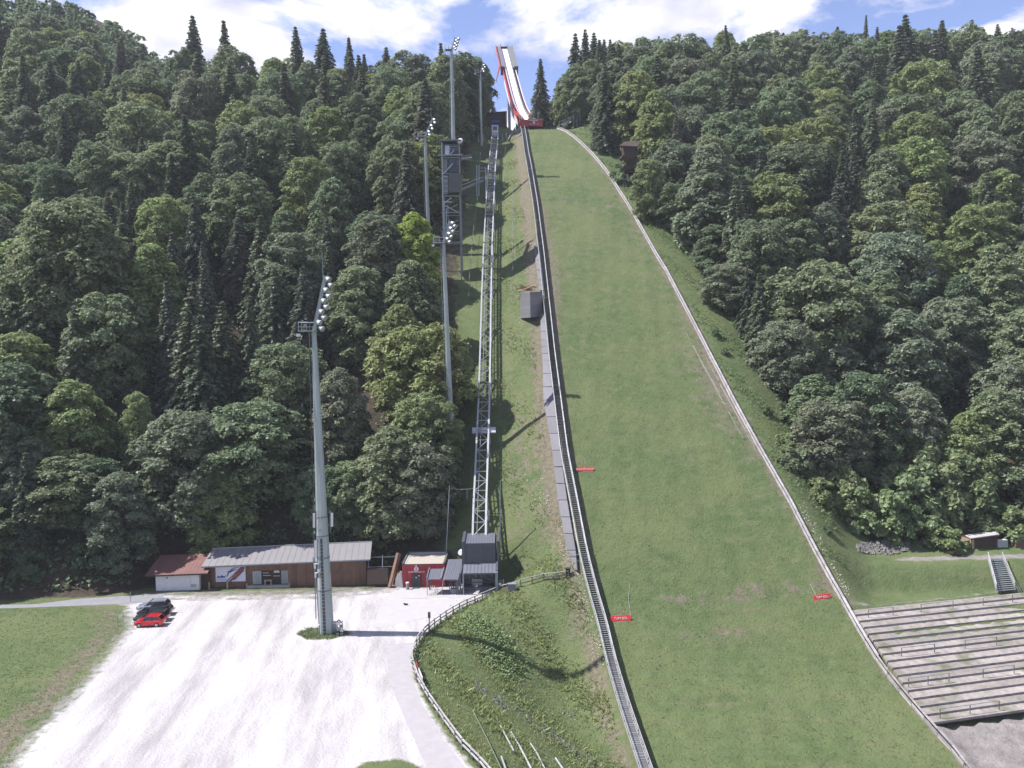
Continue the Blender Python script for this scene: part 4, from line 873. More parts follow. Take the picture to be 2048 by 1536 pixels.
# tall box
tL, tR = V_(927, 1124, 3).x, V_(991.5, 1124, 3).x
zt1, zt0 = V_(960, 1086, 3).z, V_(960, 1066.5, 7.6).z
MB().slab([Vector((tL, YS+3, .2)), Vector((tR, YS+3, .2)), Vector((tR, YS+3, zt1)), Vector((tL, YS+3, zt1))], (0, .2, 0)).build('front_wall', anthr, vs)
n = 9
for k in range(n): piece('wall_panel', Vector((tL+(tR-tL)*(k+.5)/n, YS+2.97, 2.6)), Vector((tL+(tR-tL)*(k+.5)/n, YS+2.97, zt1-.05)), (tR-tL)/n-.05, .07, anthr, vs, (0, 1, 0))
for x, dx in ((tL, -.2), (tR, .2)):
    MB().slab([Vector((x+dx, YS+2.7, 0)), Vector((x+dx, YS+7.8, 0)), Vector((x+dx, YS+7.8, zt0+.3)), Vector((x+dx, YS+2.7, zt1+.3))], (.4 if dx < 0 else .34, 0, 0)).build('side_wall', anthr, vs)
MB().box(((tL+tR)/2, YS+7.7, zt0/2), (tR-tL, .2, zt0)).build('rear_wall', anthr, vs)
def slopeR(x0, x1, ya, za, yb, zb, name, seams, par=vs):
    pts = [Vector((x0, ya, za)), Vector((x1, ya, za)), Vector((x1, yb, zb)), Vector((x0, yb, zb))]
    o_ = MB().slab(pts, (0, 0, -.14)).build(name, anthr_r, par)
    for k in range(1, seams): piece('standing_seam', pts[0].lerp(pts[1], k/seams)+ez*.02, pts[3].lerp(pts[2], k/seams)+ez*.02, .045, .07, anthr_r, o_)
    return o_
slopeR(tL+.2, tR-.1, YS+2.9, zt1, YS+7.7, zt0, 'upper_roof', 11)
zc0, zc1 = V_(955, 1146, .1).z, V_(955, 1126.5, 2.95).z
slopeR(tL+.05, tR, YS+.05, zc0, YS+2.95, zc1, 'front_canopy', 9)
MB().box(((tL+tR)/2, YS+.05, zc0-.12), (tR-tL, .16, .24)).build('canopy_beam', anthr, vs)
pr_ = MB().slab([Vector((tR-.05, YS-.05, 0)), Vector((tR+.35, YS-.05, 0)), Vector((tR+.35, YS-.05, zc0+.1)), Vector((tR-.05, YS-.05, zc0+.1))], (0, .5, 0)).build('front_pillar', galv, vs)
MB().slab([Vector((tR+.02, YS+.45, 0)), Vector((tR+.02, YS+2.7, 0)), Vector((tR+.02, YS+2.7, zc1+.25)), Vector((tR+.02, YS+.45, zc0+.25))], (.32, 0, 0)).build('side_wall', anthr, vs)
piece('front_post', Vector((tL+.1, YS, 0)), Vector((tL+.1, YS, zc0)), .16, .16, galv, vs); piece('front_post', Vector((tL-.35, YS+.1, 0)), Vector((tL-.35, YS+.1, zc0)), .26, .3, anthr, vs)
for z in (.75, 1.45, 2.15): piece('gate_bar', Vector((tL+.2, YS+1.2, z)), Vector((tR, YS+1.2, z)), .09, .12, dsteel, vs)
MB().box(((tL+tR)/2-.1, YS+2.2, .35), (tR-tL-.3, 1.0, .5)).build('platform_step', greyconc, vs); MB().box(((tL+tR)/2-.4, YS+2.6, 1.1), (1.6, .4, 1.0)).build('machine_panel', galv, vs)
for k, (x0, x1) in enumerate(((.8, .85), (1.5, 2.0), (2.1, 2.8), (2.8, 3.3), (4.0, 4.4))): piece('lattice_bar', Vector((tL+x0, YS+2.5, 2.9)), Vector((tL+x1, YS+2.5, 1.7)), .12, .12, silver, vs)
for k in range(5): piece('cable_rope', Vector((tL+2.0+.2*k, YS+2.4, 2.5)), Vector((tL+4.9, YS+1.9, 1.0+.22*k)), .05, .05, grating, vs)
# middle and small canopy
mL, mR = V_(886, 1159, .2).x, V_(916, 1159, .2).x; mL2, mR2 = V_(897, 1118.5, 4.6).x, V_(924.5, 1118.5, 4.6).x
zm0, zm1 = V_(900, 1159, .2).z, V_(910, 1118.5, 4.6).z
pts = [Vector((mL, YS+.2, zm0)), Vector((mR, YS+.2, zm0)), Vector((mR2, YS+4.6, zm1)), Vector((mL2, YS+4.6, zm1))]
mc = MB().slab(pts, (0, 0, -.14)).build('middle_canopy', anthr_r, vs)
for k in range(1, 7): piece('standing_seam', pts[0].lerp(pts[1], k/7)+ez*.02, pts[3].lerp(pts[2], k/7)+ez*.02, .045, .07, anthr_r, mc)
MB().slab([Vector((mR+.05, YS+.3, zm0-1.0)), Vector((mR2+.1, YS+4.6, zm0)), Vector((mR2+.1, YS+4.6, zm1+.25)), Vector((mR+.05, YS+.3, zm0+.3))], (.28, 0, 0)).build('canopy_side', anthr, vs)
MB().box(((mL2+mR2)/2, YS+4.7, zm1/2), (mR2-mL2+.6, .2, zm1-.1)).build('rear_wall', dsteel, vs)
piece('front_post', Vector((V_(882.5, 1188, .1).x, YS+.1, 0)), Vector((mL+.05, YS+.1, zm0)), .1, .1, galv, vs); piece('front_post', Vector((mR-.1, YS+.1, 0)), Vector((mR-.1, YS+.1, zm0)), .4, .3, anthr, vs)
MB().box((V_(908, 1187, .8).x, YS+.7, .4), (1.0, .7, .8)).build('ticket_counter', msteel, vs)
for k in range(4): piece('turnstile_bar', Vector((mL+.75+.3*k, YS+2.4, .1)), Vector((mL+.75+.3*k, YS+2.4, 1.0)), .12, .12, concrete if k != 2 else redp, vs)
MB().box((mL+1.2, YS+3.9, 1.4), (1.3, .3, 1.1)).build('poster_wall', redp, vs)
sL, sR = V_(854, 1159, .2).x, V_(880.6, 1158, .2).x; sL2, sR2 = V_(859.5, 1137.5, 2.7).x, V_(886.5, 1137.5, 2.7).x; zs0, zs1 = V_(867, 1158.5, .2).z, V_(872, 1137.5, 2.7).z
pts = [Vector((sL, YS+.2, zs0)), Vector((sR, YS+.2, zs0)), Vector((sR2, YS+2.7, zs1)), Vector((sL2, YS+2.7, zs1))]
scn = MB().slab(pts, (0, 0, -.12)).build('small_canopy', anthr_r, vs)
for k in range(1, 6): piece('standing_seam', pts[0].lerp(pts[1], k/6)+ez*.02, pts[3].lerp(pts[2], k/6)+ez*.02, .045, .06, anthr_r, scn)
for (x, X2) in ((sL-.12, sL2-.12), (sR+.05, sR2+.05)): MB().slab([Vector((x, YS+.25, zs0-.3)), Vector((X2, YS+2.7, zs1-.4)), Vector((X2, YS+2.7, zs1+.22)), Vector((x, YS+.25, zs0+.2))], (.14, 0, 0)).build('canopy_side', msteel, vs)
piece('front_post', Vector((sL, YS+.2, 0)), Vector((sL, YS+.2, zs0)), .09, .09, galv, vs); piece('rear_post', Vector((sL2, YS+2.6, 0)), Vector((sL2, YS+2.6, zs1)), .3, .14, anthr, vs)
piece('cross_rail', Vector((sL+.7, YS+2.2, 2.25)), Vector((sR-.1, YS+2.2, 2.25)), .06, .06, white, vs)
for k in range(5): piece('queue_rail', Vector((sL+.4+.28*k, YS+1.8, .9)), Vector((sL+.3+.28*k, YS-.2, .05)), .05, .05, silver, vs)
dsh = V_(922.5, 1105, 3.3); MB().tube(dsh, dsh+Vector((-.16, -.3, .05)), .5, .38, 12).build('satellite_dish', white, vs)
nb_ = thing('notice_board', 'dark notice board with small white sheet right of the valley station', 'notice board', V_(1001, 1185, 0))
MB().slab([V_(997.5, 1160), V_(1005, 1160), V_(1005, 1182), V_(997.5, 1182)], (0, .06, 0)).build('board', anthr, nb_); MB().slab([V_(997.5, 1166, -.05), V_(1002, 1166, -.05), V_(1002, 1170, -.05), V_(997.5, 1170, -.05)], (0, .03, 0)).build('sheet', white, nb_); piece('post', V_(1007, 1187), V_(1007, 1159), .12, .12, galv, nb_)
# slim poles either side
for (xb, yb_, xt, yt_, Y, l_) in ((891, 1108, 899, 972, 126.5, 'slim grey pole left of the funicular track above the red hut'), (1000, 1120, 1000.5, 962, 124.5, 'slim grey pole right of the funicular track behind the valley station')):
    a = PY(xb, yb_, Y); a.z = min(a.z, tz(a.x, a.y)+.5); tag(MB().tube(a-ez*.4, PY(xt, yt_, Y), .09, .06, 6).build('steel_pole', galv), l_, 'pole', 'slim poles by the funicular')
wr = thing('overhead_wire', 'thin overhead wire between two slim poles behind the valley station', 'cable', PY(899, 975, 126.5)); MB().pipe([PY(899, 976, 126.5), PY(920, 979, 126.5), PY(952, 977, 126)], .022, 4).build('wire', msteel, wr); MB().pipe([PY(934, 978, 126), PY(934.5, 998, 126)], .04, 4).build('hanger', msteel, wr)
# slope poles and safety wires higher up
for k, (pts_, Y0, l_) in enumerate((([(961, 318), (957, 400), (948, 470), (940, 560), (938, 612)], 0, 'thin grey lift cable hanging down the slope left of the funicular'), ([(1014, 275), (1010, 330), (1008, 391), (1025, 393), (1026, 560)], 0, 'thin cable down the grass strip between funicular and stairway'))):
    P_ = [G(x, y, 2.2) for x, y in pts_]; tag(MB().pipe(P_, .05 if k == 0 else .04, 4).build('slope_cable', msteel), l_, 'cable')
    
# ------------------------------------------------------------------ cars
def paint(n, c, m_=.3): 
    m, t, b = newmat(n); b.inputs['Base Color'].default_value = (*c, 1); b.inputs['Roughness'].default_value = .28; b.inputs['Metallic'].default_value = m_; b.inputs['Coat Weight'].default_value = .6; return m
def car(label, pos, rz, L, Wd, Hh, style, col):
    R_ = Matrix.Rotation(rz, 3, 'Z'); pos = Vector(pos)
    t = thing('parked_car', label, 'car', pos, 'cars parked at the car park edge')
    def P(x, y, z): return pos+R_ @ Vector((x, y, z))
    hw = Wd/2; bel = Hh*.60; sill = .24
    hood = Hh*.60; tail = Hh*.63
    # lower body stations front(-) to rear(+)
    st = [(-L/2, .42, .62, .80), (-L/2+.12, .30, .70, .90), (-L/2+.55, sill, hood*.97, .97), (-L*.22, sill, bel, 1), (0, sill, bel+.01, 1), (L*.28, sill, bel+.03, 1), (L/2-.35, sill, tail, .97), (L/2-.06, .32, tail*.97, .90), (L/2, .42, tail*.85, .82)]
    b = MB(); vs = []
    for x, z0, z1, k in st:
        w_ = hw*k; vs += [P(x, -w_*.92, z0), P(x, -w_, z0+.18), P(x, -w_, z1-.16), P(x, -w_*.88, z1), P(x, w_*.88, z1), P(x, w_, z1-.16), P(x, w_, z0+.18), P(x, w_*.92, z0)]
    fs = [tuple(range(8)), tuple(range(8*len(st)-1, 8*len(st)-9, -1))]
    for i in range(len(st)-1):
        for j in range(8): fs.append((8*i+j, 8*i+(j+1) % 8, 8*i+8+(j+1) % 8, 8*i+8+j))
    body = b.add(vs, fs).build('body', col, t, False)
    # glasshouse
    x0, x1, x2, x3 = {'hatch': (-L*.27, -L*.08, L*.33, L*.47), 'wagon': (-L*.22, -L*.03, L*.38, L*.485), 'suv': (-L*.23, -L*.06, L*.39, L*.485), 'van': (-L*.33, -L*.15, L*.42, L*.49)}[style]
    def ring(x, z, w_): return [P(x, -w_, z), P(x, w_, z)]
    g_ = MB(); lo_ = [(x0, bel-.02, hw*.90), (x3, bel-.02, hw*.90)]; hi = [(x1, Hh-.06, hw*.74), (x2, Hh-.05, hw*.74)]
    v = ring(*lo_[0])+ring(*lo_[1])+ring(*hi[0])+ring(*hi[1])
    g_.add(v, [(0, 1, 5, 4), (2, 3, 7, 6), (0, 4, 6, 2), (1, 5, 7, 3), (4, 5, 7, 6)]); g_.build('windows', glass_m, t)
    rf_ = MB(); xm = (x1+x2)/2
    rf_.add([P(x1-.08, -hw*.73, Hh-.075), P(x1-.08, hw*.73, Hh-.075), P(xm, -hw*.72, Hh), P(xm, hw*.72, Hh), P(x2+.1, -hw*.73, Hh-.05), P(x2+.1, hw*.73, Hh-.05), P(x1-.08, -hw*.78, Hh-.14), P(x1-.08, hw*.78, Hh-.14), P(x2+.1, -hw*.78, Hh-.13), P(x2+.1, hw*.78, Hh-.13)],
            [(0, 1, 3, 2), (2, 3, 5, 4), (0, 2, 4, 8, 6), (1, 7, 9, 5, 3), (0, 6, 7, 1), (4, 5, 9, 8)]); rf_.build('roof', col, t)
    for s in (-1, 1):
        for (xa_, xb_) in ((x0, x1), (x3, x2)): piece('pillar', P(xa_, s*hw*.905, bel-.03), P(xb_, s*hw*.755, Hh-.08), .09, .07, col, t)
        piece('pillar', P((x0+x3)/2, s*hw*.91, bel-.03), P((x1+x2)/2, s*hw*.76, Hh-.08), .10, .05, blackp, t)
        for x in (-L*.31, L*.29):
            wh = MB().tube(P(x, s*hw*.80, .31), P(x, s*hw*1.0, .31), .31, .31, 16).build('wheel', black, t); MB().tube(P(x, s*hw*.99, .31), P(x, s*hw*1.015, .31), .20, .18, 12).build('rim', silver, wh)
        MB().box(P(-L*.15, s*(hw+.09), bel+.06), (.16, .16, .12), (R_ @ Vector((1, 0, 0)), R_ @ Vector((0, 1, 0)), ez)).build('wing_mirror', col, t)
        MB().box(P(-L/2+.10, s*hw*.62, .66), (.18, .34, .13), (R_ @ Vector((1, 0, 0)), R_ @ Vector((0, 1, 0)), ez)).build('headlight', lampglass, t)
        MB().box(P(L/2-.04, s*hw*.70, bel*.86), (.08, .22, .28), (R_ @ Vector((1, 0, 0)), R_ @ Vector((0, 1, 0)), ez)).build('tail_light', redp, t)
        piece('door_handle', P(-L*.02, s*(hw+.015), bel-.17), P(L*.03, s*(hw+.015), bel-.17), .03, .03, dsteel, t)
    MB().box(P(L/2+.01, 0, .62), (.02, .5, .12), (R_ @ Vector((1, 0, 0)), R_ @ Vector((0, 1, 0)), ez)).build('number_plate', white, t)
    return t
def at(px, py): p_ = PZ(px, py, 0); return p_
car('small red hatchback, nearest in the row of four parked cars', at(295.5, 1255)+Vector((0, .75, 0)), .06, 3.75, 1.66, 1.5, 'hatch', paint('red_car_paint', (.55, .012, .018)))
car('dark grey green estate car parked directly behind the red hatchback', at(298, 1246)+Vector((0, .9, 0)), .10, 4.45, 1.78, 1.46, 'wagon', paint('dark_green_grey_paint', (.028, .038, .040)))
car('black estate car, third in the row of parked cars', at(305, 1234)+Vector((0, .9, 0)), .12, 4.5, 1.8, 1.5, 'wagon', paint('black_car_paint', (.012, .012, .014)))
car('silver grey car, farthest in the row of four parked cars', at(302, 1224)+Vector((0, .9, 0)), .10, 4.3, 1.78, 1.52, 'suv', paint('silver_car_paint', (.36, .38, .42), .5))
# ------------------------------------------------------------------ trees
def leaf_quads(C, Nn, size, asp=1.5, r=rng):
    n = len(C); Nn = Nn/np.linalg.norm(Nn, axis=1, keepdims=True)
    a = np.cross(Nn, r.normal(size=(n, 3))); a /= np.linalg.norm(a, axis=1, keepdims=True); b = np.cross(Nn, a)
    s = np.asarray(size).reshape(-1, 1)*.5
    bend = Nn*s*.45
    V_ = np.stack([C-a*s*asp, C+b*s-bend*.2, C+a*s*asp-bend, C-b*s-bend*.2], 1).reshape(-1, 3)
    return V_, np.arange(4*n).reshape(n, 4)
def crown_broad(seed, Hh=20.0, R=6.6, base=.16, nl=52, per=330, size=.5, peak=.42, spray=1.0):
    r = np.random.default_rng(seed); P_ = []; Nn = []; ga = 2.39996
    sx, sy = 1+r.normal(0, .10), 1+r.normal(0, .10)
    for k in range(nl):
        t = (k+.5)/nl; z = Hh*(base+(1-base)*t*.97)
        prof = math.sqrt(max(.03, 1-((t-peak)/(.64 if t > peak else .55))**2))
        rr = R*prof*(.66+.36*r.random()); an = k*ga+r.normal(0, .4)
        lr = R*(.13+.15*r.random())*(1.06-.2*t)
        if k % 6 == 5: rr *= .45
        c = np.array([math.cos(an)*max(0, rr-lr*.45)*sx, math.sin(an)*max(0, rr-lr*.45)*sy, z-lr*.25+r.normal(0, .25)])
        ns = max(3, int(per*(lr/(R*.2))**1.7/15))
        d = r.normal(size=(ns, 3)); d[:, 2] = d[:, 2]*.8+.42; d[:, 0] += math.cos(an)*.5; d[:, 1] += math.sin(an)*.5
        d /= np.linalg.norm(d, axis=1, keepdims=True)
        sc_ = c+d*(lr*(.72+.42*r.random(ns)))[:, None]*np.array([1.3, 1.3, .72]); sc_[:, 2] -= .22*lr*(np.linalg.norm(d[:, :2], axis=1)**2)
        sn = d*.8+np.array([-.15, 0, .75])+r.normal(0, .16, (ns, 3)); sn /= np.linalg.norm(sn, axis=1, keepdims=True)
        ta = np.cross(sn, r.normal(size=(ns, 3))); ta /= np.linalg.norm(ta, axis=1, keepdims=True); tb_ = np.cross(sn, ta)
        srad = (.42+.30*r.random(ns))*spray
        q = np.repeat(sc_, 15, 0); M_ = len(q); g1, g2 = r.normal(0, .55, M_), r.normal(0, .55, M_); rr_ = np.repeat(srad, 15)
        q = q+np.repeat(ta, 15, 0)*(g1*rr_*1.25)[:, None]+np.repeat(tb_, 15, 0)*(g2*rr_*.8)[:, None]-np.array([0, 0, 1])*((g1**2)*rr_*.35)[:, None]+r.normal(0, .05, (M_, 3))
        P_.append(q); Nn.append(np.repeat(sn, 15, 0)+r.normal(0, .42, (M_, 3)))
    P_ = np.concatenate(P_); Nn = np.concatenate(Nn)
    return leaf_quads(P_, Nn, size*(.6+.8*r.random(len(P_))), 1.35, r)
def crown_spruce(seed, Hh=24.0, R=3.2, base=.12, nw=34, dens=1.0):
    r = np.random.default_rng(seed); P_ = []; Nn = []; S_ = []
    for k in range(nw):
        t = k/(nw-1); z = Hh*(base+(1-base)*t); L0 = R*(1-t)**.82+.22
        nb_ = int(11-5*t)
        for j in range(nb_):
            L = L0*(.72+.42*r.random()); an = 2*math.pi*(j+r.random()*.8)/nb_+k*.9
            m = max(3, int(L*5.2*dens)); u = (np.arange(m)+.6)/m; dr = np.array([math.cos(an), math.sin(an)])
            x = dr[0]*L*u; y = dr[1]*L*u; zz = z+.18*L*u-.62*L*u**2*(1.1-.5*t)
            for s in (-1, 0, 1):
                wv = s*(.20+.25*L*.3*(1-u)); jit = r.normal(0, .08, (m, 3))
                P_.append(np.stack([x-dr[1]*wv, y+dr[0]*wv, zz-abs(s)*.12], 1)+jit)
                Nn.append(np.tile([dr[0]*.35, dr[1]*.35, .9], (m, 1))+r.normal(0, .32, (m, 3))); S_.append(np.full(m, .46)*(.7+.6*r.random(m)))
    P_ = np.concatenate(P_); Nn = np.concatenate(Nn); V_, F_ = leaf_quads(P_, Nn, np.concatenate(S_), 1.6, r)
    return V_, F_
def mk(name, V_, F_, m):
    me = bpy.data.meshes.new(name); o = npmesh(name, V_, F_, m); me = o.data; bpy.data.objects.remove(o); return me
def trunk_mesh(name, Hh, r0, seed, limbs=True, top_=.9):
    r = random.Random(seed); b = MB(); n = 6; P0 = Vector((0, 0, -1.0)); pts = [P0]
    for k in range(1, n+1): pts.append(Vector((r.uniform(-.25, .25)*k*.3, r.uniform(-.25, .25)*k*.3, Hh*top_*k/n)))
    for k in range(n): b.tube(pts[k], pts[k+1], r0*(1-.85*k/n), r0*(1-.85*(k+1)/n), 6)
    if limbs:
        for k in range(9):
            z = Hh*(.22+.06*k); an = k*2.4+r.random(); p = Vector((0, 0, z)); L = Hh*.17*(1.1-.06*k)
            b.tube(p, p+Vector((math.cos(an)*L, math.sin(an)*L, L*.75)), r0*.36, r0*.08, 5)
    me = bpy.data.meshes.new(name); me.from_pydata([tuple(v) for v in b.v], [], b.f); me.materials.append(bark); return me
BROm = [(mk('broadleaf_crown', *crown_broad(sd, 20, R, bs, nl, per, sz, pk_), leaf_b), trunk_mesh('broadleaf_trunk', 20, .34, sd)) for sd, R, bs, nl, per, sz, pk_ in
        ((1, 6.6, .12, 105, 330, .34, .42), (2, 5.9, .08, 98, 310, .32, .34), (3, 7.2, .16, 118, 330, .35, .47), (4, 5.6, .10, 92, 310, .32, .40), (5, 6.2, .06, 112, 300, .34, .32), (6, 7.0, .14, 98, 360, .36, .44))]
BIGm = (mk('broadleaf_crown', *crown_broad(77, 30, 11, .08, 190, 420, .40, .40, 1.25), leaf_b), trunk_mesh('broadleaf_trunk', 30, .6, 77))
SPRm = [(mk('spruce_crown', *crown_spruce(s, 24, R, bs, nw), leaf_s), trunk_mesh('spruce_trunk', 24, .30, s, False, .97)) for s, R, bs, nw in ((11, 5.0, .07, 34), (12, 4.3, .09, 36), (13, 5.7, .05, 32))]
BUSHm = [mk('bush_leaves', *crown_broad(s, 3.2, 1.9, .02, 18, 300, .22, .4, .5), leaf_b) for s in (21, 22, 23)]

TREES = []; NTR = {'broadleaf': 0, 'spruce': 0}
def tree(kind, x, y, hgt, wid, tone, label, group, z=None, var=None, rz=None):
    proto = BROm if kind == 'broadleaf' else SPRm; k = (var if var is not None else rng.integers(len(proto))) % len(proto); base_h = 20 if kind == 'broadleaf' else 24
    if var == 99: proto, k, base_h = [BIGm], 0, 30
    s = hgt/base_h; z = tz(x, y) if z is None else z
    t = bpy.data.objects.new(kind+'_tree', None); COL.objects.link(t); t.location = (x, y, z-.2); t.rotation_euler = (rng.normal(0, .02), rng.normal(0, .02), rng.random()*6.28 if rz is None else rz); t.scale = (s*wid, s*wid, s)
    t['label'] = label; t['category'] = 'tree'
    if group: t['group'] = group
    for nm, me in (('crown', proto[k][0]), ('trunk', proto[k][1])):
        o = bpy.data.objects.new(nm, me); COL.objects.link(o); o.parent = t
        if nm == 'crown': o.color = (*tone, 1)
    NTR[kind] += 1; TREES.append((x, y)); return t
TONES = {'mid green': (1, 1, 1), 'fresh yellow green': (1.16, 1.13, .86), 'dull grey green': (1.0, .95, 1.12), 'dark green': (.78, .82, .84)}
# named trees first: pixel of the crown top, foot distance, height, relative width, kind, tone, label
SPEC = [
    (832, 425, 150, 19, 1.0, 'broadleaf', (1.65, 1.62, .70), 'bright yellow green leafy tree left of the judges tower foot', 1),
    (135, 400, 150, 32, 1.0, 'broadleaf', (1.0, 1.0, 1.0), 'very large rounded leafy tree towering at the far left of the slope', 99),
    (275, 782, 131, 15, .75, 'broadleaf', (1.2, 1.2, 1.0), 'young pale leafy tree against dark shade above the white shed', 3),
    (598, 58, 300, 27, .95, 'spruce', (1.0, 1.05, 1.05), 'dark spruce on the left skyline, leftmost of three standing above the crowns', 0),
    (645, 60, 300, 26, 1.15, 'spruce', (1.0, 1.05, 1.05), 'broad dark spruce on the left skyline, middle of three above the crowns', 2),
    (700, 76, 300, 24, .9, 'spruce', (1.0, 1.05, 1.05), 'dark spruce on the left skyline, rightmost of three above the crowns', 1),
    (770, 96, 298, 22, 1.1, 'spruce', (1.0, 1.05, 1.05), 'short dark spruce on the left skyline near the tall floodlight mast', 2),
    (390, 36, 345, 26, 1.0, 'spruce', (.95, 1.0, 1.05), 'tall dark spruce on the far left ridge, taller of a pair', 0),
    (456, 44, 340, 24, .9, 'spruce', (.95, 1.0, 1.05), 'dark spruce on the far left ridge, right one of a pair', 1),
    (888, 88, 285, 31, .85, 'spruce', (1.0, 1.0, .95), 'slender spruce beside the mast above the judges tower', 1),
    (1080, 120, 296, 25, .95, 'spruce', (.95, 1.0, 1.05), 'feathery dark spruce against the sky right of the ski jump ramp', 0),
    (1148, 68, 300, 26, .9, 'spruce', (1.0, 1.05, 1.05), 'dark spruce on the right skyline, leftmost of three close together', 2),
    (1168, 62, 302, 27, .85, 'spruce', (1.0, 1.05, 1.05), 'dark spruce on the right skyline, middle of three close together', 0),
    (1190, 66, 300, 26, .95, 'spruce', (1.0, 1.05, 1.05), 'dark spruce on the right skyline, rightmost of three close together', 2),
    (1456, 52, 300, 28, .75, 'spruce', (1.0, 1.05, 1.05), 'narrow dark spruce poking above the right skyline near its middle', 1),
    (1820, 30, 292, 36, 1.05, 'spruce', (.9, .95, 1.0), 'very tall dark spruce breaking the right skyline', 2),
    (1882, 42, 296, 30, 1.1, 'spruce', (1.0, 1.05, 1.05), 'broad dark spruce just right of the very tall one on the right skyline', 0),
    (1940, 42, 296, 27, .95, 'spruce', (1.0, 1.05, 1.05), 'pointed dark spruce on the right skyline, farthest right', 1),
    (1728, 32, 305, 24, .6, 'spruce', (1.0, 1.05, 1.05), 'thin spindly spruce on the right skyline left of the very tall one', 1),
    (1210, 130, 268, 30, .95, 'spruce', (.9, .95, 1.0), 'big grey green spruce at the wood edge right of the takeoff', 2),
    (800, 610, 138, 20, 1.1, 'broadleaf', (1.12, 1.05, .85), 'large olive leafy tree between near floodlight mast and funicular, middle slope', 4),
    (850, 780, 130, 18, 1.05, 'broadleaf', (1.10, 1.05, .88), 'olive leafy tree with drooping boughs above the red hut', 0),
    (500, 800, 131, 19, 1.25, 'broadleaf', (.92, 1.0, 1.0), 'broad leafy tree behind the timber shed roof, left of the near mast', 5),
    (700, 920, 128.5, 12, 1.1, 'broadleaf', (.98, 1.05, 1.0), 'low leafy tree behind the right end of the timber shed', 0),
    (320, 930, 131.5, 10, 1.0, 'broadleaf', (1.0, 1.05, 1.0), 'low leafy tree behind the white shed roof', 5),
    (1293, 318, 212, 15, 1.0, 'broadleaf', (1.05, 1.05, .9), 'leafy tree half hiding the timber lookout on its right', 3),
    (640, 930, 128.5, 12.5, 1.0, 'broadleaf', (.95, 1.0, 1.0), 'low leafy tree behind the timber shed, beside the near mast', 2),
]
for px, py, Y, h, wd, kind, tone, lab, var in SPEC:
    Ys_ = np.arange(max(129.5 if px > 240 else 118, Y-25) if not 1060 < px < 1300 or Y < 290 else 293, 350, .5); d_ = ray(px, py); hh_ = CH+d_.z*Ys_-TZ(d_.x*Ys_, Ys_); k_ = np.where(hh_ <= h)[0]
    Y = float(Ys_[k_[0]]) if len(k_) else float(Ys_[int(np.argmin(hh_))]); p_ = PY(px, py, Y); hh = max(5, p_.z-tz(p_.x, Y)+.2); tree(kind, p_.x, Y, hh, wd, tone, lab, None, None, var)
def XFl(Y): return np.interp(Y, [116, 126, 130, 145, 158, 190, 230, 262, 275, 292, 330, 420], [-62, -20.5, -14.5, -13.5, -15, -19.5, -19, -16, -13, -13, -12, -10])
def XFr(Y): return XR(Y)+np.interp(Y, [121, 126, 132, 140, 150, 200, 260, 285, 300, 340], [28, 15, 13, 12, 11, 9.5, 11, 11, 5, -3])
def near(x, y, d): return any((x-a)**2+((y-b)*.9)**2 < d*d for a, b in TREES)
SKY = ([-200, 150, 200, 300, 420, 520, 560, 640, 780, 900, 960, 985, 1060, 1085, 1120, 1250, 1450, 1650, 1800, 2048], [-60, 0, 30, 56, 66, 96, 122, 92, 108, 100, 112, 235, 235, 140, 96, 76, 68, 50, 56, 52])
def cl(x, y): return .5+.5*math.sin(.071*x+1.7)*math.cos(.059*y+.4)+.25*math.sin(.19*x-.13*y)
cand = []
for side in (0, 1):
    y = 118.0 if side == 0 else 123.0
    while y < 322:
        stp = float(np.interp(y, [118, 170, 320], [5.5, 6.0, 7.0])); hx = 1024/FPX*y*1.05+10
        for x in (np.arange(-hx, float(XFl(y)), stp) if side == 0 else np.arange(float(XFr(y)), hx, stp)):
            xx, yy = x+rng.normal(0, 1.5), y+rng.normal(0, 1.5)
            if side == 0 and (xx > XFl(yy) or yy < np.interp(xx, [-200, -72, -60, -57, -20], [117.5, 118.5, 124, 130.5, 131])): continue
            if side == 1 and (xx < XFr(yy) or yy < 122.8): continue
            cand.append((side, float(xx), float(yy)))
        y += stp*.9
rng.shuffle(cand)
cand = sorted([(int(a), float(b), float(c)) for a, b, c in cand], key=lambda c: 0 if (c[0] == 1 and c[1] < XFr(c[2])+4) or (c[0] == 0 and c[1] > XFl(c[2])-4) or c[2] < 135 else 1)
REC = []
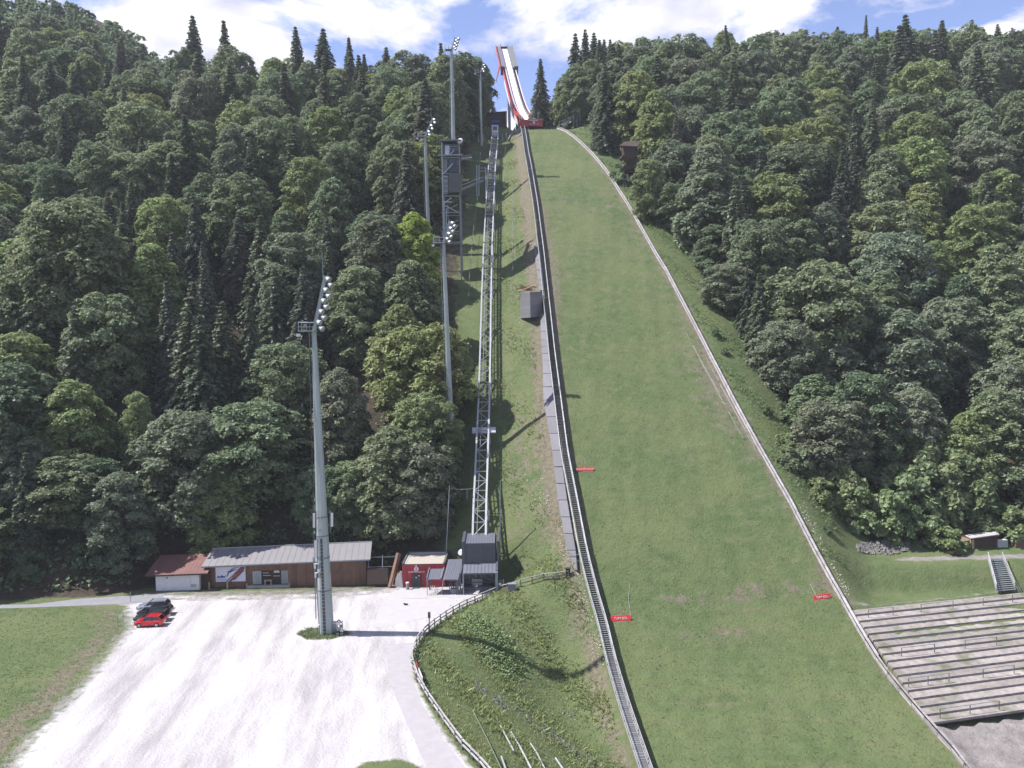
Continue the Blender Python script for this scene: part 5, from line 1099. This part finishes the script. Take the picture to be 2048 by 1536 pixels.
for side, x, y in cand:
    spruce = (cl(x, y) > (.93 if side == 0 else 1.02)) or rng.random() < (.07 if side == 0 else .05)
    if side == 0 and 150 < y < 190 and -95 < x < -52: spruce = rng.random() < .6
    if y > 292: spruce = rng.random() < .22
    edge = (side == 1 and x < XFr(y)+6) or (side == 0 and x > XFl(y)-5) or y < 134
    if side == 1 and 54 < x < 76 and y < 128.5: continue
    gap = (5.2 if edge else float(np.interp(y, [118, 150, 200, 300], [6.6, 7.6, 8.6, 9.6])))*(.72 if spruce else 1)
    if near(x, y, gap): continue
    zt = tz(x, y); hgt = rng.uniform(20, 28) if spruce else rng.uniform(16, 23.5)
    hgt *= float(np.interp(y, [200, 245, 285, 300], [1, 1.22, 1.3, 1.15]))
    if side == 1 and x < XFr(y)+5: hgt *= float(np.interp(y, [180, 240], [.66, 1.0]))
    elif edge: hgt *= float(np.interp(y, [128, 137, 145], [.66, 1.05, 1.2]))
    u, v, d = proj((x, y, zt+hgt*.7)); u2, v2, _ = proj((x, y, zt+hgt))
    if u < -120 or u > 2168 or v < -40: continue
    if 826 < u < 884 and ((148 < y < 200 and v2 < 425) or (y < 158 and v2 < 590)): continue
    sky_y = float(np.interp(u, *SKY))
    if v2 < sky_y-6:
        g0 = proj((x, y, zt))[1]; hn = hgt*(g0-sky_y)/(g0-v2)*rng.uniform(.9, 1.0)
        if hn < 6: continue
        hgt = hn
    tn = rng.choice(list(TONES), p=[.42, .2, .24, .14]) if not spruce else rng.choice(['mid green', 'dull grey green', 'dark green'], p=[.4, .3, .3])
    wd = rng.uniform(.85, 1.15) if spruce else rng.uniform(.92, 1.22)*(20/hgt)**.5
    TREES.append((x, y)); REC.append(dict(k='spruce' if spruce else 'broadleaf', x=x, y=y, h=hgt, w=wd, tn=str(tn), u=proj((x, y, zt+hgt*.7))[0], v=proj((x, y, zt+hgt*.7))[1]))
nb = 300-NTR['broadleaf']
bl = sorted([r_ for r_ in REC if r_['k'] == 'broadleaf'], key=lambda r_: -r_['h']/r_['y']); keep = bl[:nb]; rest = bl[nb:]
REC = keep+[r_ for r_ in REC if r_['k'] == 'spruce']
def zone(r_):
    px, py = r_['u'], r_['v']
    if px < 1000: c = 'far left wood' if px < 240 else 'left wood' if px < 450 else 'wood near front mast' if px < 700 else 'wood beside judges tower'
    else: c = 'wood by plank fence' if px < 1380 else 'right wood' if px < 1620 else 'outer right wood' if px < 1840 else 'far right wood'
    q = 'skyline' if py < 130 else 'upper' if py < 260 else 'middle' if py < 400 else 'central' if py < 560 else 'lower' if py < 760 else 'lowest'
    z_ = r_['w']*r_['h'] if r_['k'] == 'broadleaf' else r_['h']
    sz_ = ('small' if z_ < 18 else 'large' if z_ > 22.5 else 'medium') if r_['k'] == 'broadleaf' else ('short' if z_ < 21 else 'tall')
    return sz_, r_['tn'], 'spruce' if r_['k'] == 'spruce' else 'leafy tree', q, c
from collections import defaultdict
GR = defaultdict(list)
for r_ in REC: GR[zone(r_)].append(r_)
ORD = ['leftmost', 'second from left', 'third from left', 'fourth from left', 'fifth from left', 'sixth from left', 'seventh from left', 'eighth from left', 'ninth from left', 'tenth from left', 'eleventh from left', 'twelfth from left', 'thirteenth from left', 'fourteenth from left', 'fifteenth from left', 'sixteenth from left']
for (sz_, tn, nm, q, c), L_ in GR.items():
    L_.sort(key=lambda r_: r_['u'])
    for i, r_ in enumerate(L_):
        base = '%s %s %s in %s %s' % (sz_, tn, nm, q, c)
        lab = base if len(L_) == 1 else ('%s %s' % (ORD[i] if i < len(L_)-1 else 'rightmost', base))
        tl = np.array(TONES[tn])*rng.uniform(.9, 1.12)
        tree(r_['k'], r_['x'], r_['y'], r_['h'], r_['w'], tl, lab, None if len(L_) == 1 else '%s %ss in %s %s' % (tn, nm, q, c))
# far wood behind: reads as one mass
FV = []; FF = []; nf = 0
def far_tree(x, y, h, R, seed, spruce=False):
    global nf
    V_, F_ = crown_broad(seed, h, R, .1, 26, 75, .8, .42, 1.6) if not spruce else crown_spruce(seed, h, R, .1, 16, .45)
    FV.append(V_+np.array([x, y, tz(x, y)-.3])); FF.append(F_+nf); nf += len(V_)
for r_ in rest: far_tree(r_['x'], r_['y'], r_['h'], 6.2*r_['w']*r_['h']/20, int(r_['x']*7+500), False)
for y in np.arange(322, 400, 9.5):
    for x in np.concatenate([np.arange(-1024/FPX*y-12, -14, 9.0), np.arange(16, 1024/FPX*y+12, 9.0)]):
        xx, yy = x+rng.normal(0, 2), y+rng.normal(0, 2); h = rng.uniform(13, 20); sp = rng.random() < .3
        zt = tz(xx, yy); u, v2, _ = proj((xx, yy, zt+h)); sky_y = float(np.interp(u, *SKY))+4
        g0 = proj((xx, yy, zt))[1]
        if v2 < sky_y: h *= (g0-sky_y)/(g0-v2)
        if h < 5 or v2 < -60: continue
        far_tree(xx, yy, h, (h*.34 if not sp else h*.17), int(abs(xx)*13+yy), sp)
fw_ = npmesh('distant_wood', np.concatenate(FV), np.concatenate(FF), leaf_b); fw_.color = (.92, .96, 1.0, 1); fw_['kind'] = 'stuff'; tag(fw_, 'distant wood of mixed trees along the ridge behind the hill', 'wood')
print('TREES', NTR, len(rest), len(FV), flush=True)
# bushes
def bush(px, py, s, label, group=None, tone=(1, 1, 1), hz_=1.0):
    p_ = G(px, py); o = bpy.data.objects.new('bush', BUSHm[rng.integers(3)]); COL.objects.link(o); o.location = p_-Vector((0, 0, .15)); o.scale = (s, s, s*hz_); o.rotation_euler = (0, 0, rng.random()*6.28); o.color = (*tone, 1)
    tag(o, label, 'bush', group); return o
bush(1592, 940, 1.25, 'rounded green bush casting shade on the bank right of the plank fence')
bush(1640, 1000, 1.15, 'leafy bush lower on the bank, below the rounded one right of the fence', tone=(1.1, 1.1, .9)); bush(1655, 1066, .42, 'tiny dark bush alone on the lawn right of the plank fence', tone=(.7, .75, .7))
bush(1700, 1045, 1.7, 'tall pale shrub at the wood edge left of the rock pile', tone=(1.15, 1.15, 1.0), hz_=1.4); bush(1745, 1072, 2.1, 'big leafy shrub just above the rock pile', tone=(1.1, 1.15, .95), hz_=1.2); bush(1800, 1080, 1.7, 'leafy shrub above the right end of the rock pile', tone=(1, 1.05, .9), hz_=1.3)
bush(1890, 1098, 1.5, 'spreading low bush left of the small hut', tone=(1.05, 1.15, .9), hz_=.75)
bush(1432, 675, .5, 'dark little bush on the upper bank right of the fence, higher of two', tone=(.75, .8, .7)); bush(1450, 708, .42, 'dark little bush on the upper bank right of the fence, lower of two', tone=(.75, .8, .7)); bush(1535, 830, .5, 'small bush on the bank level with the dry scar', tone=(.8, .85, .7))
bush(1570, 900, .9, 'small leafy bush on the bank above the rounded one', tone=(1.1, 1.15, .9))
bush(2020, 1075, 1.6, 'leafy bush behind the two white boxes', tone=(1, 1.1, .9)); bush(1850, 1085, 1.4, 'leafy bush between rock pile and small hut', tone=(.9, 1, .85))
bush(1672, 1010, 1.5, 'pale leafy shrub at the wood edge above the lawn', tone=(1.1, 1.1, .95), hz_=1.4); bush(1620, 955, 1.0, 'leafy shrub behind the rounded bush on the bank', tone=(1.0, 1.05, .9))
bush(1090, 246, .9, 'small bush right of the red takeoff front', tone=(1.2, 1.2, .9)); bush(1106, 247, .8, 'pale bush at the crest between takeoff and fence', tone=(1.25, 1.2, .9))
bush(760, 1082, 1.1, 'dark bush at the foot of the wood right of the timber shed', tone=(.8, .85, .75))
for k, (x, y) in enumerate(((60, 1150), (180, 1140))): bush(x, y, 1.3, ['dark undergrowth bush at the far left above the shaded road', 'dark undergrowth bush above the shaded road, left of the white shed'][k], tone=(.75, .8, .8))

for k, (x, y, s_) in enumerate(((1795, 1035, 2.4), (1850, 1045, 2.5), (1880, 1020, 2.6), (1955, 1045, 2.3), (1830, 1000, 2.8), (1925, 1010, 2.8))): bush(x, y, s_, ['leafy undergrowth bush above the right end of the rock pile', 'leafy bush between rock pile and hut, higher up in the shade', 'big shaded bush above the gap between rock pile and hut', 'leafy bush directly behind the small hut roof', 'big bush high above the rock pile at the wood floor', 'big bush high behind the small hut at the wood floor'][k], None, (1.0, 1.02, .9), 1.15)
for k, (x, y) in enumerate(((1262, 352), (1276, 345), (1246, 366))): bush(x, y, 1.5, ['bush in front of the timber lookout stilts, middle of three', 'bush in front of the timber lookout stilts, rightmost of three', 'bush in front of the timber lookout stilts, leftmost of three'][k], None, (1, 1.05, .9), 1.2)
# ------------------------------------------------------------------ wooden fence round the yard edge
FP_ = [PZ(x, y, 0) for x, y in FENCE[::-1]]
FP_ = [G(1137, 1159), G(1112, 1160), G(1085, 1163), G(1058, 1170), G(1030, 1178)]+FP_+[PZ(1000, 1582, 0), PZ(1030, 1620, 0)]
def resample(P, step):
    d = [0]
    for a, b in zip(P[:-1], P[1:]): d.append(d[-1]+(b-a).length)
    n = int(d[-1]/step); t = np.linspace(0, d[-1], n+1); return [Vector([np.interp(q, d, [p[k] for p in P]) for k in range(3)]) for q in t]
fp = resample(FP_, 1.75)
yf = thing('yard_fence', 'two-rail wooden fence curving along the yard and path edge above the grass mound', 'fence', fp[0])
for i, p in enumerate(fp):
    jit = Vector((rng.normal(0, .04), rng.normal(0, .04), rng.normal(0, .03))); g_ = min(p.z, 0 if i > 6 else p.z)
    piece('post', p-ez*.5, p+ez*1.05+jit, .13, .13, rail_wood, yf)
    if i < len(fp)-1:
        b_ = fp[i+1]; pale = p.y < 96 and i > 14
        for k, h in enumerate((1.0, .52)):
            s_ = rng.normal(0, .03); piece('rail', p+ez*(h+s_), b_+ez*(h-s_*.5), .13, .12, pale_rail if (pale or (k == 0)) else rail_wood, yf)
PB = [PZ(838, 1352, 0), PZ(846, 1372, 0)]
tag(MB().slab([PB[0]+ez*.15, PB[1]+ez*.15, PB[1]+ez*.95, PB[0]+ez*.95], (-.05, 0, 0)).build('fence_board', white), 'short white board fixed low on the path fence at its bend', 'board')
tag(MB().slab([PZ(834, 1340, 0)+ez*.3, PZ(837, 1352, 0)+ez*.3, PZ(837, 1352, 0)+ez*1.0, PZ(834, 1340, 0)+ez*1.0], (-.05, 0, 0)).build('fence_board', redp), 'short red and white board on the path fence just above the white one', 'board')
sp_ = PZ(859, 1262, 0); sg = thing('sign_post', 'small brown sign box on a post beside the yard fence', 'sign post', sp_)
piece('post', sp_-ez*.2, sp_+ez*2.0, .12, .12, rail_wood, sg); MB().box(sp_+ez*2.1, (.32, .25, .75)).build('sign_box', rail_wood, sg)
lb = G(1136, 1156); bn2 = thing('litter_bin', 'dark litter bin at the upper end of the yard fence', 'litter bin', lb)
MB().box(lb+ez*.55, (.62, .55, 1.1)).build('bin_body', blackp, bn2); MB().box(lb+ez*1.13, (.68, .62, .08)).build('bin_lid', dsteel, bn2)
gb = PZ(812, 1210, .02); tag(MB().box(gb+ez*.1, (.5, .25, .2)).box(gb+Vector((-.25, 0, .2)), (.25, .15, .12)).build('dark_bundle', blackp), 'small dark bundle lying on the pale concrete apron', 'bundle')
cb2 = G(1024, 1182, .0); tag(MB().box(cb2+ez*.5, (1.1, .8, 1.1)).build('stone_block', greyconc), 'dark block behind the fence right of the valley station', 'block')
for k, (x, y) in enumerate(((152*1.0, 1253), (261, 1204))):
    a = PZ(x if k else 236, y, 0); tag(MB().tube(a-ez*.2, a+ez*1.5, .05, .05, 6).build('marker_stake', pale_rail), ['thin stake at the grass edge left of the red car', 'thin stake beside the road behind the parked cars'][k], 'stake', 'stakes by the car park')

# ------------------------------------------------------------------ banners on the landing hill
def banner(px0, py0, px1, py1, hpx, txt, lab):
    a, b = H(px0, py0), H(px1, py1); sc_ = FPX/a.y; h = hpx/sc_; up_ = Vector((0, .35, .94)); d = (b-a)
    t = thing('banner_board', lab, 'banner', a, 'red banners on the landing hill')
    MB().slab([a+up_*.05, b+up_*.05, b+up_*(h+.05), a+up_*(h+.05)], (0, .06, 0)).build('red_panel', brightred, t)
    text('lettering', txt, h*.62, (a+b)/2+up_*(h*.5+.05)+Vector((0, -.04, .0)), d, up_, white, t, .01)
    for q_ in (a.lerp(b, .08), a.lerp(b, .92)): piece('peg', q_-ez*.3+Vector((0, .1, 0)), q_+up_*h+Vector((0, .1, 0)), .06, .06, white, t)
banner(1153.5, 943, 1187, 942.5, 8.5, 'BACKAPLOUDF', 'small red banner with white lettering beside the stairway, highest on the landing hill')
banner(1222, 1243.5, 1262, 1241.5, 11, 'TUM BGL', 'red banner with white lettering beside the stairway, low on the landing hill')
banner(1628.5, 1202, 1661, 1196, 10, 'TUM BGL', 'red banner with white lettering beside the right plank fence')
for k, P_ in enumerate(([(1262, 1232), (1257, 1200), (1260, 1165)], [(1632, 1190), (1620, 1168)], [(1128, 940), (1118, 760), (1105, 610), (1098, 520)])):
    tag(MB().pipe([H(x, y)+ez*.06 for x, y in P_], .025, 4).build('marker_line', pale_rail), ['thin pale line on the grass above the low left banner', 'thin pale line on the grass above the right banner', 'long thin pale line on the grass right of the stairway'][k], 'line')
ir = MB()
for k in range(9):
    x0, y0_ = 1372+k*13, 665+k*16+(k % 3)*10; L_ = 120+20*((k*5) % 4); ir.pipe([H(x0+q*.55*L_, y0_+q*L_)+ez*.04 for q in np.linspace(0, 1, 5)], .02, 3)
o = ir.build('dry_scar_lines', pale_rail); o['kind'] = 'stuff'; tag(o, 'faint pale lines in the dry scar on the landing hill')

# ------------------------------------------------------------------ concrete block and wood pile at the stairway
cbk = thing('concrete_block', 'grey concrete block projecting from the side slope left of the stairway', 'concrete block', PY(1062, 584, 164))
a, b, c = PY(1040.5, 587, 169), PY(1060, 584, 164), PY(1084, 583, 166.5); d_ = a+c-b
for nm, pts in (('left_face', [a, b]), ('front_face', [b, c])):
    for k in range(6):
        z0, z1 = -5.2+.86*k, -5.2+.86*k+.84
        MB().slab([pts[0]+ez*z0, pts[1]+ez*z0, pts[1]+ez*z1, pts[0]+ez*z1], (.1, .25, 0)).build('panel', greyconc if nm == 'front_face' else sidewall_m, cbk)
MB().slab([a, b, c, d_], (0, 0, -.2)).build('top_slab', concrete, cbk)
wpz = thing('log_pile', 'heap of brown logs and boards lying above the concrete block', 'wood pile', a)
for k in range(22):
    s_ = rng.random(); xx = 1028+30*rng.random(); p0 = PY(xx, 584-13*rng.random(), 168.5+.1*k); p1 = PY(xx+12+9*rng.random(), 581-10*rng.random(), 168.5+.1*k)
    piece('log', p0, p1, .22, .22, brownwood if k % 3 else palewood, wpz, kind='tube')

# ------------------------------------------------------------------ right lawn: hut, boxes, rock pile
YH = 120.8
hu = thing('small_hut', 'small brown wooden hut with bright pale lean-to roof at the wood edge', 'hut', PY(1965, 1100, YH))
K = lambda x, y, dy=0: PY(x, y, YH+dy)
zb_ = K(1965, 1101).z
f0, f1 = K(1944, 1101), K(1993.5, 1097.5, .4); ft0, ft1 = K(1944, 1079), K(1993.5, 1071, .4)
MB().slab([f0-ez*.4, f1-ez*.4, ft1, ft0], (-.4, 2.6, 0)).build('wall', darkwood, hu)
nbh = 11
for k in range(nbh):
    t0, t1 = k/nbh, (k+.92)/nbh; MB().slab([f0.lerp(f1, t0), f0.lerp(f1, t1), ft0.lerp(ft1, t1), ft0.lerp(ft1, t0)], (0, -.05, 0)).build('wall_board', darkwood if k else palewood, hu)
MB().slab([f0+Vector((-.1, 0, -.2)), f0+Vector((-.75, 2.2, -.2)), ft0+Vector((-.75, 2.2, .1)), ft0+Vector((-.1, 0, -.05))], (-.05, 0, 0)).build('sunlit_side_boarding', palewood, hu)  # sunlit look of the left side painted in with pale timber colour
ry = K(1942, 1078, -.6), K(1999, 1070, -.2), K(1985, 1061.5, 3.1), K(1929, 1071.5, 2.7)
MB().slab(ry, (0, 0, .12)).build('roof', whiteboard, hu)
for k, x in enumerate((1994.5, 2004.5)):
    q_ = K(x+4, 1098, .5); q_.z = tz(q_.x, q_.y); bb = thing('white_cabinet', 'white utility cabinet right of the small hut, %s of two' % ('left' if k == 0 else 'right'), 'cabinet', q_, 'white cabinets by the hut')
    MB().box(q_+ez*.55, (.68, .6, 1.15)).build('cabinet_body', white, bb); MB().box(q_+Vector((0, -.31, .55)), (.56, .03, .95)).build('door', galv, bb)
tp = K(2038, 1099, 0); tp.z = tz(tp.x, tp.y)
tbx = thing('slatted_crate', 'brown timber crate with grey slatted lid at the right edge of the lawn', 'crate', tp)
MB().box(tp+Vector((.3, .5, .55)), (1.7, 1.1, 1.1)).build('crate_body', brownwood, tbx)
for k in range(4): piece('lid_slat', tp+Vector((-.7, .1+.3*k, 1.2+.06*k)), tp+Vector((1.5, .1+.3*k, 1.3+.06*k)), .24, .06, galv, tbx)
for k in range(3): tag(MB().beam(G(1917+5*k, 1092+k)+ez*.2, G(1929+5*k, 1096+k*.5)+ez*.3, .22, .06).build('loose_plank', white), ['pale loose plank left of the small hut, left of three', 'pale loose plank left of the small hut, middle of three', 'pale loose plank left of the small hut, right of three'][k], 'plank', 'loose planks by the hut')
tag(MB().beam(G(1893, 1107)+ez*.1, G(1926, 1103)+ez*.1, .2, .18).build('timber_beam', palewood), 'long pale timber lying on the grass below the small hut', 'timber beam')
def rocks(name, pts, s0, s1, m, lab, n_sub=1):
    b = MB(); 
    for p in pts:
        s_ = rng.uniform(s0, s1); ring_ = []
        vs = []; r_ = np.random.default_rng(int(abs(p.x*991+p.y*317)) % 99999)
        for (x, y, z) in ((1, 0, 0), (-1, 0, 0), (0, 1, 0), (0, -1, 0), (0, 0, 1), (0, 0, -1)): vs.append(p+Vector((x, y, z*.8))*s_*r_.uniform(.55, 1.15)+Vector(r_.normal(0, .18*s_, 3)))
        b.add(vs, [(0, 2, 4), (2, 1, 4), (1, 3, 4), (3, 0, 4), (2, 0, 5), (1, 2, 5), (3, 1, 5), (0, 3, 5)])
    o = b.build(name, m); o['kind'] = 'stuff'; return tag(o, lab)
pr = []
for k in range(520):
    x = 1714+103*rng.random(); c_ = (x-1765)/52; y = 1084+26*rng.random()*(1-.55*c_*c_)+6*abs(c_)
    pr.append(G(x, y, .05+.12*rng.random()))
rocks('rock_pile', pr, .16, .42, rockm, 'pile of grey rocks at the wood edge')
def along(poly, n, sp):
    out_ = []
    for k in range(n):
        t = rng.random()*(len(poly)-1); i = int(t); u = t-i; x = poly[i][0]*(1-u)+poly[i+1][0]*u+rng.normal(0, sp); y = poly[i][1]*(1-u)+poly[i+1][1]*u+rng.normal(0, sp*.8); out_.append(G(x, y, .02))
    return out_
rocks('rock_row', along([(946, 1366), (975, 1388), (1016, 1418)], 90, 5)+along([(1034, 1420), (1066, 1448), (1110, 1478), (1160, 1510), (1212, 1540)], 260, 6)+along([(1130, 1425), (1165, 1445)], 20, 4), .08, .26, rockm, 'rows of rubble stones across the grass mound')
rocks('scree', along([(1128, 1060), (1150, 1150), (1180, 1230), (1205, 1330)], 260, 7)+along([(1050, 950), (1100, 1010)], 120, 14)+along([(1010, 560), (1060, 640), (1040, 660)], 40, 10)+along([(1600, 1010), (1640, 1080), (1700, 1195)], 160, 4), .04, .14, mat('pale_stone', (.42, .38, .34), .9, .3, 3, .3), 'scattered pale stones beside stairway and fence')
# pipes on the mound
for k, (P_, m_, r_) in enumerate((([(946, 1426), (972, 1478), (1003, 1545)], mat('mossy_pole', (.13, .15, .10), .8, .2, 3, .2), .055), ([(1001, 1457), (1012, 1478), (1028, 1508)], silver, .09), ([(1022, 1469), (1040, 1500), (1063, 1545)], silver, .10), ([(1060, 1490), (1075, 1515), (1090, 1545)], silver, .08), ([(1111, 1521), (1118, 1532), (1127, 1545)], silver, .09), ([(1003, 1520), (1012, 1545)], silver, .09))):
    tag(MB().pipe([G(x, y, .25) for x, y in P_], r_, 7).build('steel_pipe', m_), ['thin mossy pole lying on the mound, leftmost of the poles', 'short bluish steel pipe on the mound, second from the left', 'longest bright steel pipe on the mound', 'bright steel pipe on the mound, just right of the longest one', 'short steel pipe on the mound, rightmost at the picture edge', 'short steel pipe at the picture edge beside the mossy pole'][k], 'pipe', 'pipes on the grass mound')

# ------------------------------------------------------------------ loose ground cover
def tufts(name, X, Y, Z, h, m, lab, blades=3, spread=.12, col=(1, 1, 1)):
    n = len(X); P_ = np.repeat(np.stack([X, Y, Z], 1), blades, 0); N_ = len(P_); P_ = P_+np.concatenate([rng.normal(0, spread, (N_, 2)), np.zeros((N_, 1))], 1)
    an = rng.random(N_)*6.28; hh = np.repeat(np.asarray(h), blades)*rng.uniform(.6, 1.3, N_); wv = hh*.16+.02
    d = np.stack([np.cos(an), np.sin(an), np.zeros(N_)], 1); ln = rng.normal(0, .75, (N_, 3))*hh[:, None]; ln[:, 2] = 0
    V_ = np.stack([P_-d*wv[:, None], P_+d*wv[:, None], P_+ln*.6+d*wv[:, None]*.5+np.array([0, 0, 1])*hh[:, None]*.8, P_+ln+np.array([0, 0, 1])*hh[:, None]], 1).reshape(-1, 3)
    o = npmesh(name, V_, np.arange(4*N_).reshape(N_, 4), m); o['kind'] = 'stuff'; o.color = (*col, 1); return tag(o, lab)
def region(n, x0, x1, y0, y1, ok):
    X = rng.uniform(x0, x1, n); Y = rng.uniform(y0, y1, n); k = ok(X, Y); return X[k], Y[k]
X, Y = region(24000, -13, 16, 66, 124, lambda X, Y: (X > XA(Y)+.25) & (X < XW(Y)-1.7) & (rng.random(len(X)) < .35+.65*np.sin(.5*X+.3*Y)**2))
tufts('meadow_grass', X, Y, TZ(X, Y), .26*(.5+.9*np.sin(.33*X+.21*Y+1)**2), leaf_g, 'long meadow grass on the mound inside the yard fence', col=(1.15, 1.2, 1.0))
X, Y = region(14000, -3, 12, 124, 275, lambda X, Y: (X > -3) & (X < XW(Y)-3.2) & (rng.random(len(X)) < .6))
tufts('slope_grass', X, Y, TZ(X, Y), .30*(.4+.9*np.sin(.4*X+.2*Y)**2), leaf_g, 'rough grass on the strip between funicular and stairway', col=(1.15, 1.12, 1.05))
X, Y = region(34000, 10, 60, 112, 275, lambda X, Y: (X > XR(Y)+1) & (X < XR(Y)+np.interp(Y, [112, 121, 130, 150, 280], [5, 8, 14, 12, 9])) & (rng.random(len(X)) < .9))
tufts('bank_grass', X, Y, TZ(X, Y), .34*(.35+.9*np.sin(.3*X+.23*Y)**2), leaf_g, 'rough grass and weeds on the bank right of the plank fence', col=(.9, 1.05, .9))
X, Y = region(14000, -80, -34, 66, 113, lambda X, Y: (sdist(LOT, X, Y) < -.6) & (rng.random(len(X)) < .8))
tufts('field_grass', X, Y, TZ(X, Y), np.full(len(X), .12), leaf_g, 'short grass of the field left of the car park')
X, Y = region(30000, 8, 50, 70, 278, lambda X, Y: (X > XW(Y)+.5) & (X < XR(Y)-.2))
tufts('hill_grass', X, Y, PH(Y)+.0, .10+.10*rng.random(len(X)), leaf_g, 'mown grass of the landing hill', 2, .25, (.80, .86, .78))
pl_ = polyxy([(915, 1238), (965, 1228), (1000, 1262), (1035, 1300), (1050, 1345), (1000, 1340), (960, 1300)])
q_ = [G(920+130*rng.random(), 1232+112*rng.random()) for _ in range(900)]
cen = [(930, 1240), (965, 1265), (985, 1290), (1000, 1315), (1030, 1340)]
qq = []
for k in range(3000):
    i = rng.integers(4); u = rng.random(); x = cen[i][0]*(1-u)+cen[i+1][0]*u+rng.normal(0, 15); y = cen[i][1]*(1-u)+cen[i+1][1]*u+rng.normal(0, 13); qq.append(G(x, y))
C = np.array([[p.x, p.y, p.z] for p in qq]); C[:, 2] += rng.uniform(.15, .6, len(C))
V_, F_ = leaf_quads(C, rng.normal(0, .35, C.shape)+np.array([-.15, 0, 1]), rng.uniform(.14, .34, len(C)), 1.2); o = npmesh('broad_leaf_weeds', V_, F_, leaf_b); o['kind'] = 'stuff'; o.color = (.95, 1.08, .85, 1); tag(o, 'patch of broad leaved weeds on the mound')
edge_ = []
for i in range(8, len(fp)-1):
    for k in range(34): p = fp[i].lerp(fp[i+1], rng.random()); edge_.append((p.x+.7*rng.random()+.2, p.y+rng.normal(0, .3)))
E_ = np.array(edge_); tufts('fence_weeds', E_[:, 0], E_[:, 1], TZ(E_[:, 0], E_[:, 1]), np.full(len(E_), .34), leaf_g, 'weeds growing along the foot of the yard fence', 2, .1, (.75, .85, .8))
iz = region(2600, -30, -18, 95, 103, lambda X, Y: sdist(ISLE, X, Y) > 0); tufts('island_grass', iz[0], iz[1], TZ(*iz), np.full(len(iz[0]), .22), leaf_g, 'tuft of grass round the mast foot')
def underwood(n, x0, x1, y0, y1, ok, nm, lab, col):
    X, Y = region(n, x0, x1, y0, y1, ok); C = np.stack([X, Y, TZ(X, Y)+rng.uniform(.1, 1.3, len(X))], 1)
    V_, F_ = leaf_quads(C, rng.normal(0, .45, C.shape)+np.array([0, -.2, 1]), rng.uniform(.35, .8, len(C)), 1.3); o = npmesh(nm, V_, F_, leaf_b); o['kind'] = 'stuff'; o.color = (*col, 1); tag(o, lab)
underwood(52000, -125, -6, 116, 300, lambda X, Y: (X < XFl(Y)+3) & (Y > np.interp(X, [-200, -72, -60, -57, -20, -12], [117.5, 118, 122, 128, 128, 133])) & (np.sin(.21*X+.13*Y)*np.sin(.17*Y-.1*X) > -.35), 'left_undergrowth', 'undergrowth beneath the trees of the left wood', (.85, .95, .85))
underwood(60000, 14, 150, 130, 300, lambda X, Y: (X > XFr(Y)-2) & (Y > 122.5) & (np.sin(.21*X+.13*Y)*np.sin(.17*Y-.1*X) > -.45), 'right_undergrowth', 'undergrowth beneath the trees of the right wood', (.9, 1.0, .85))
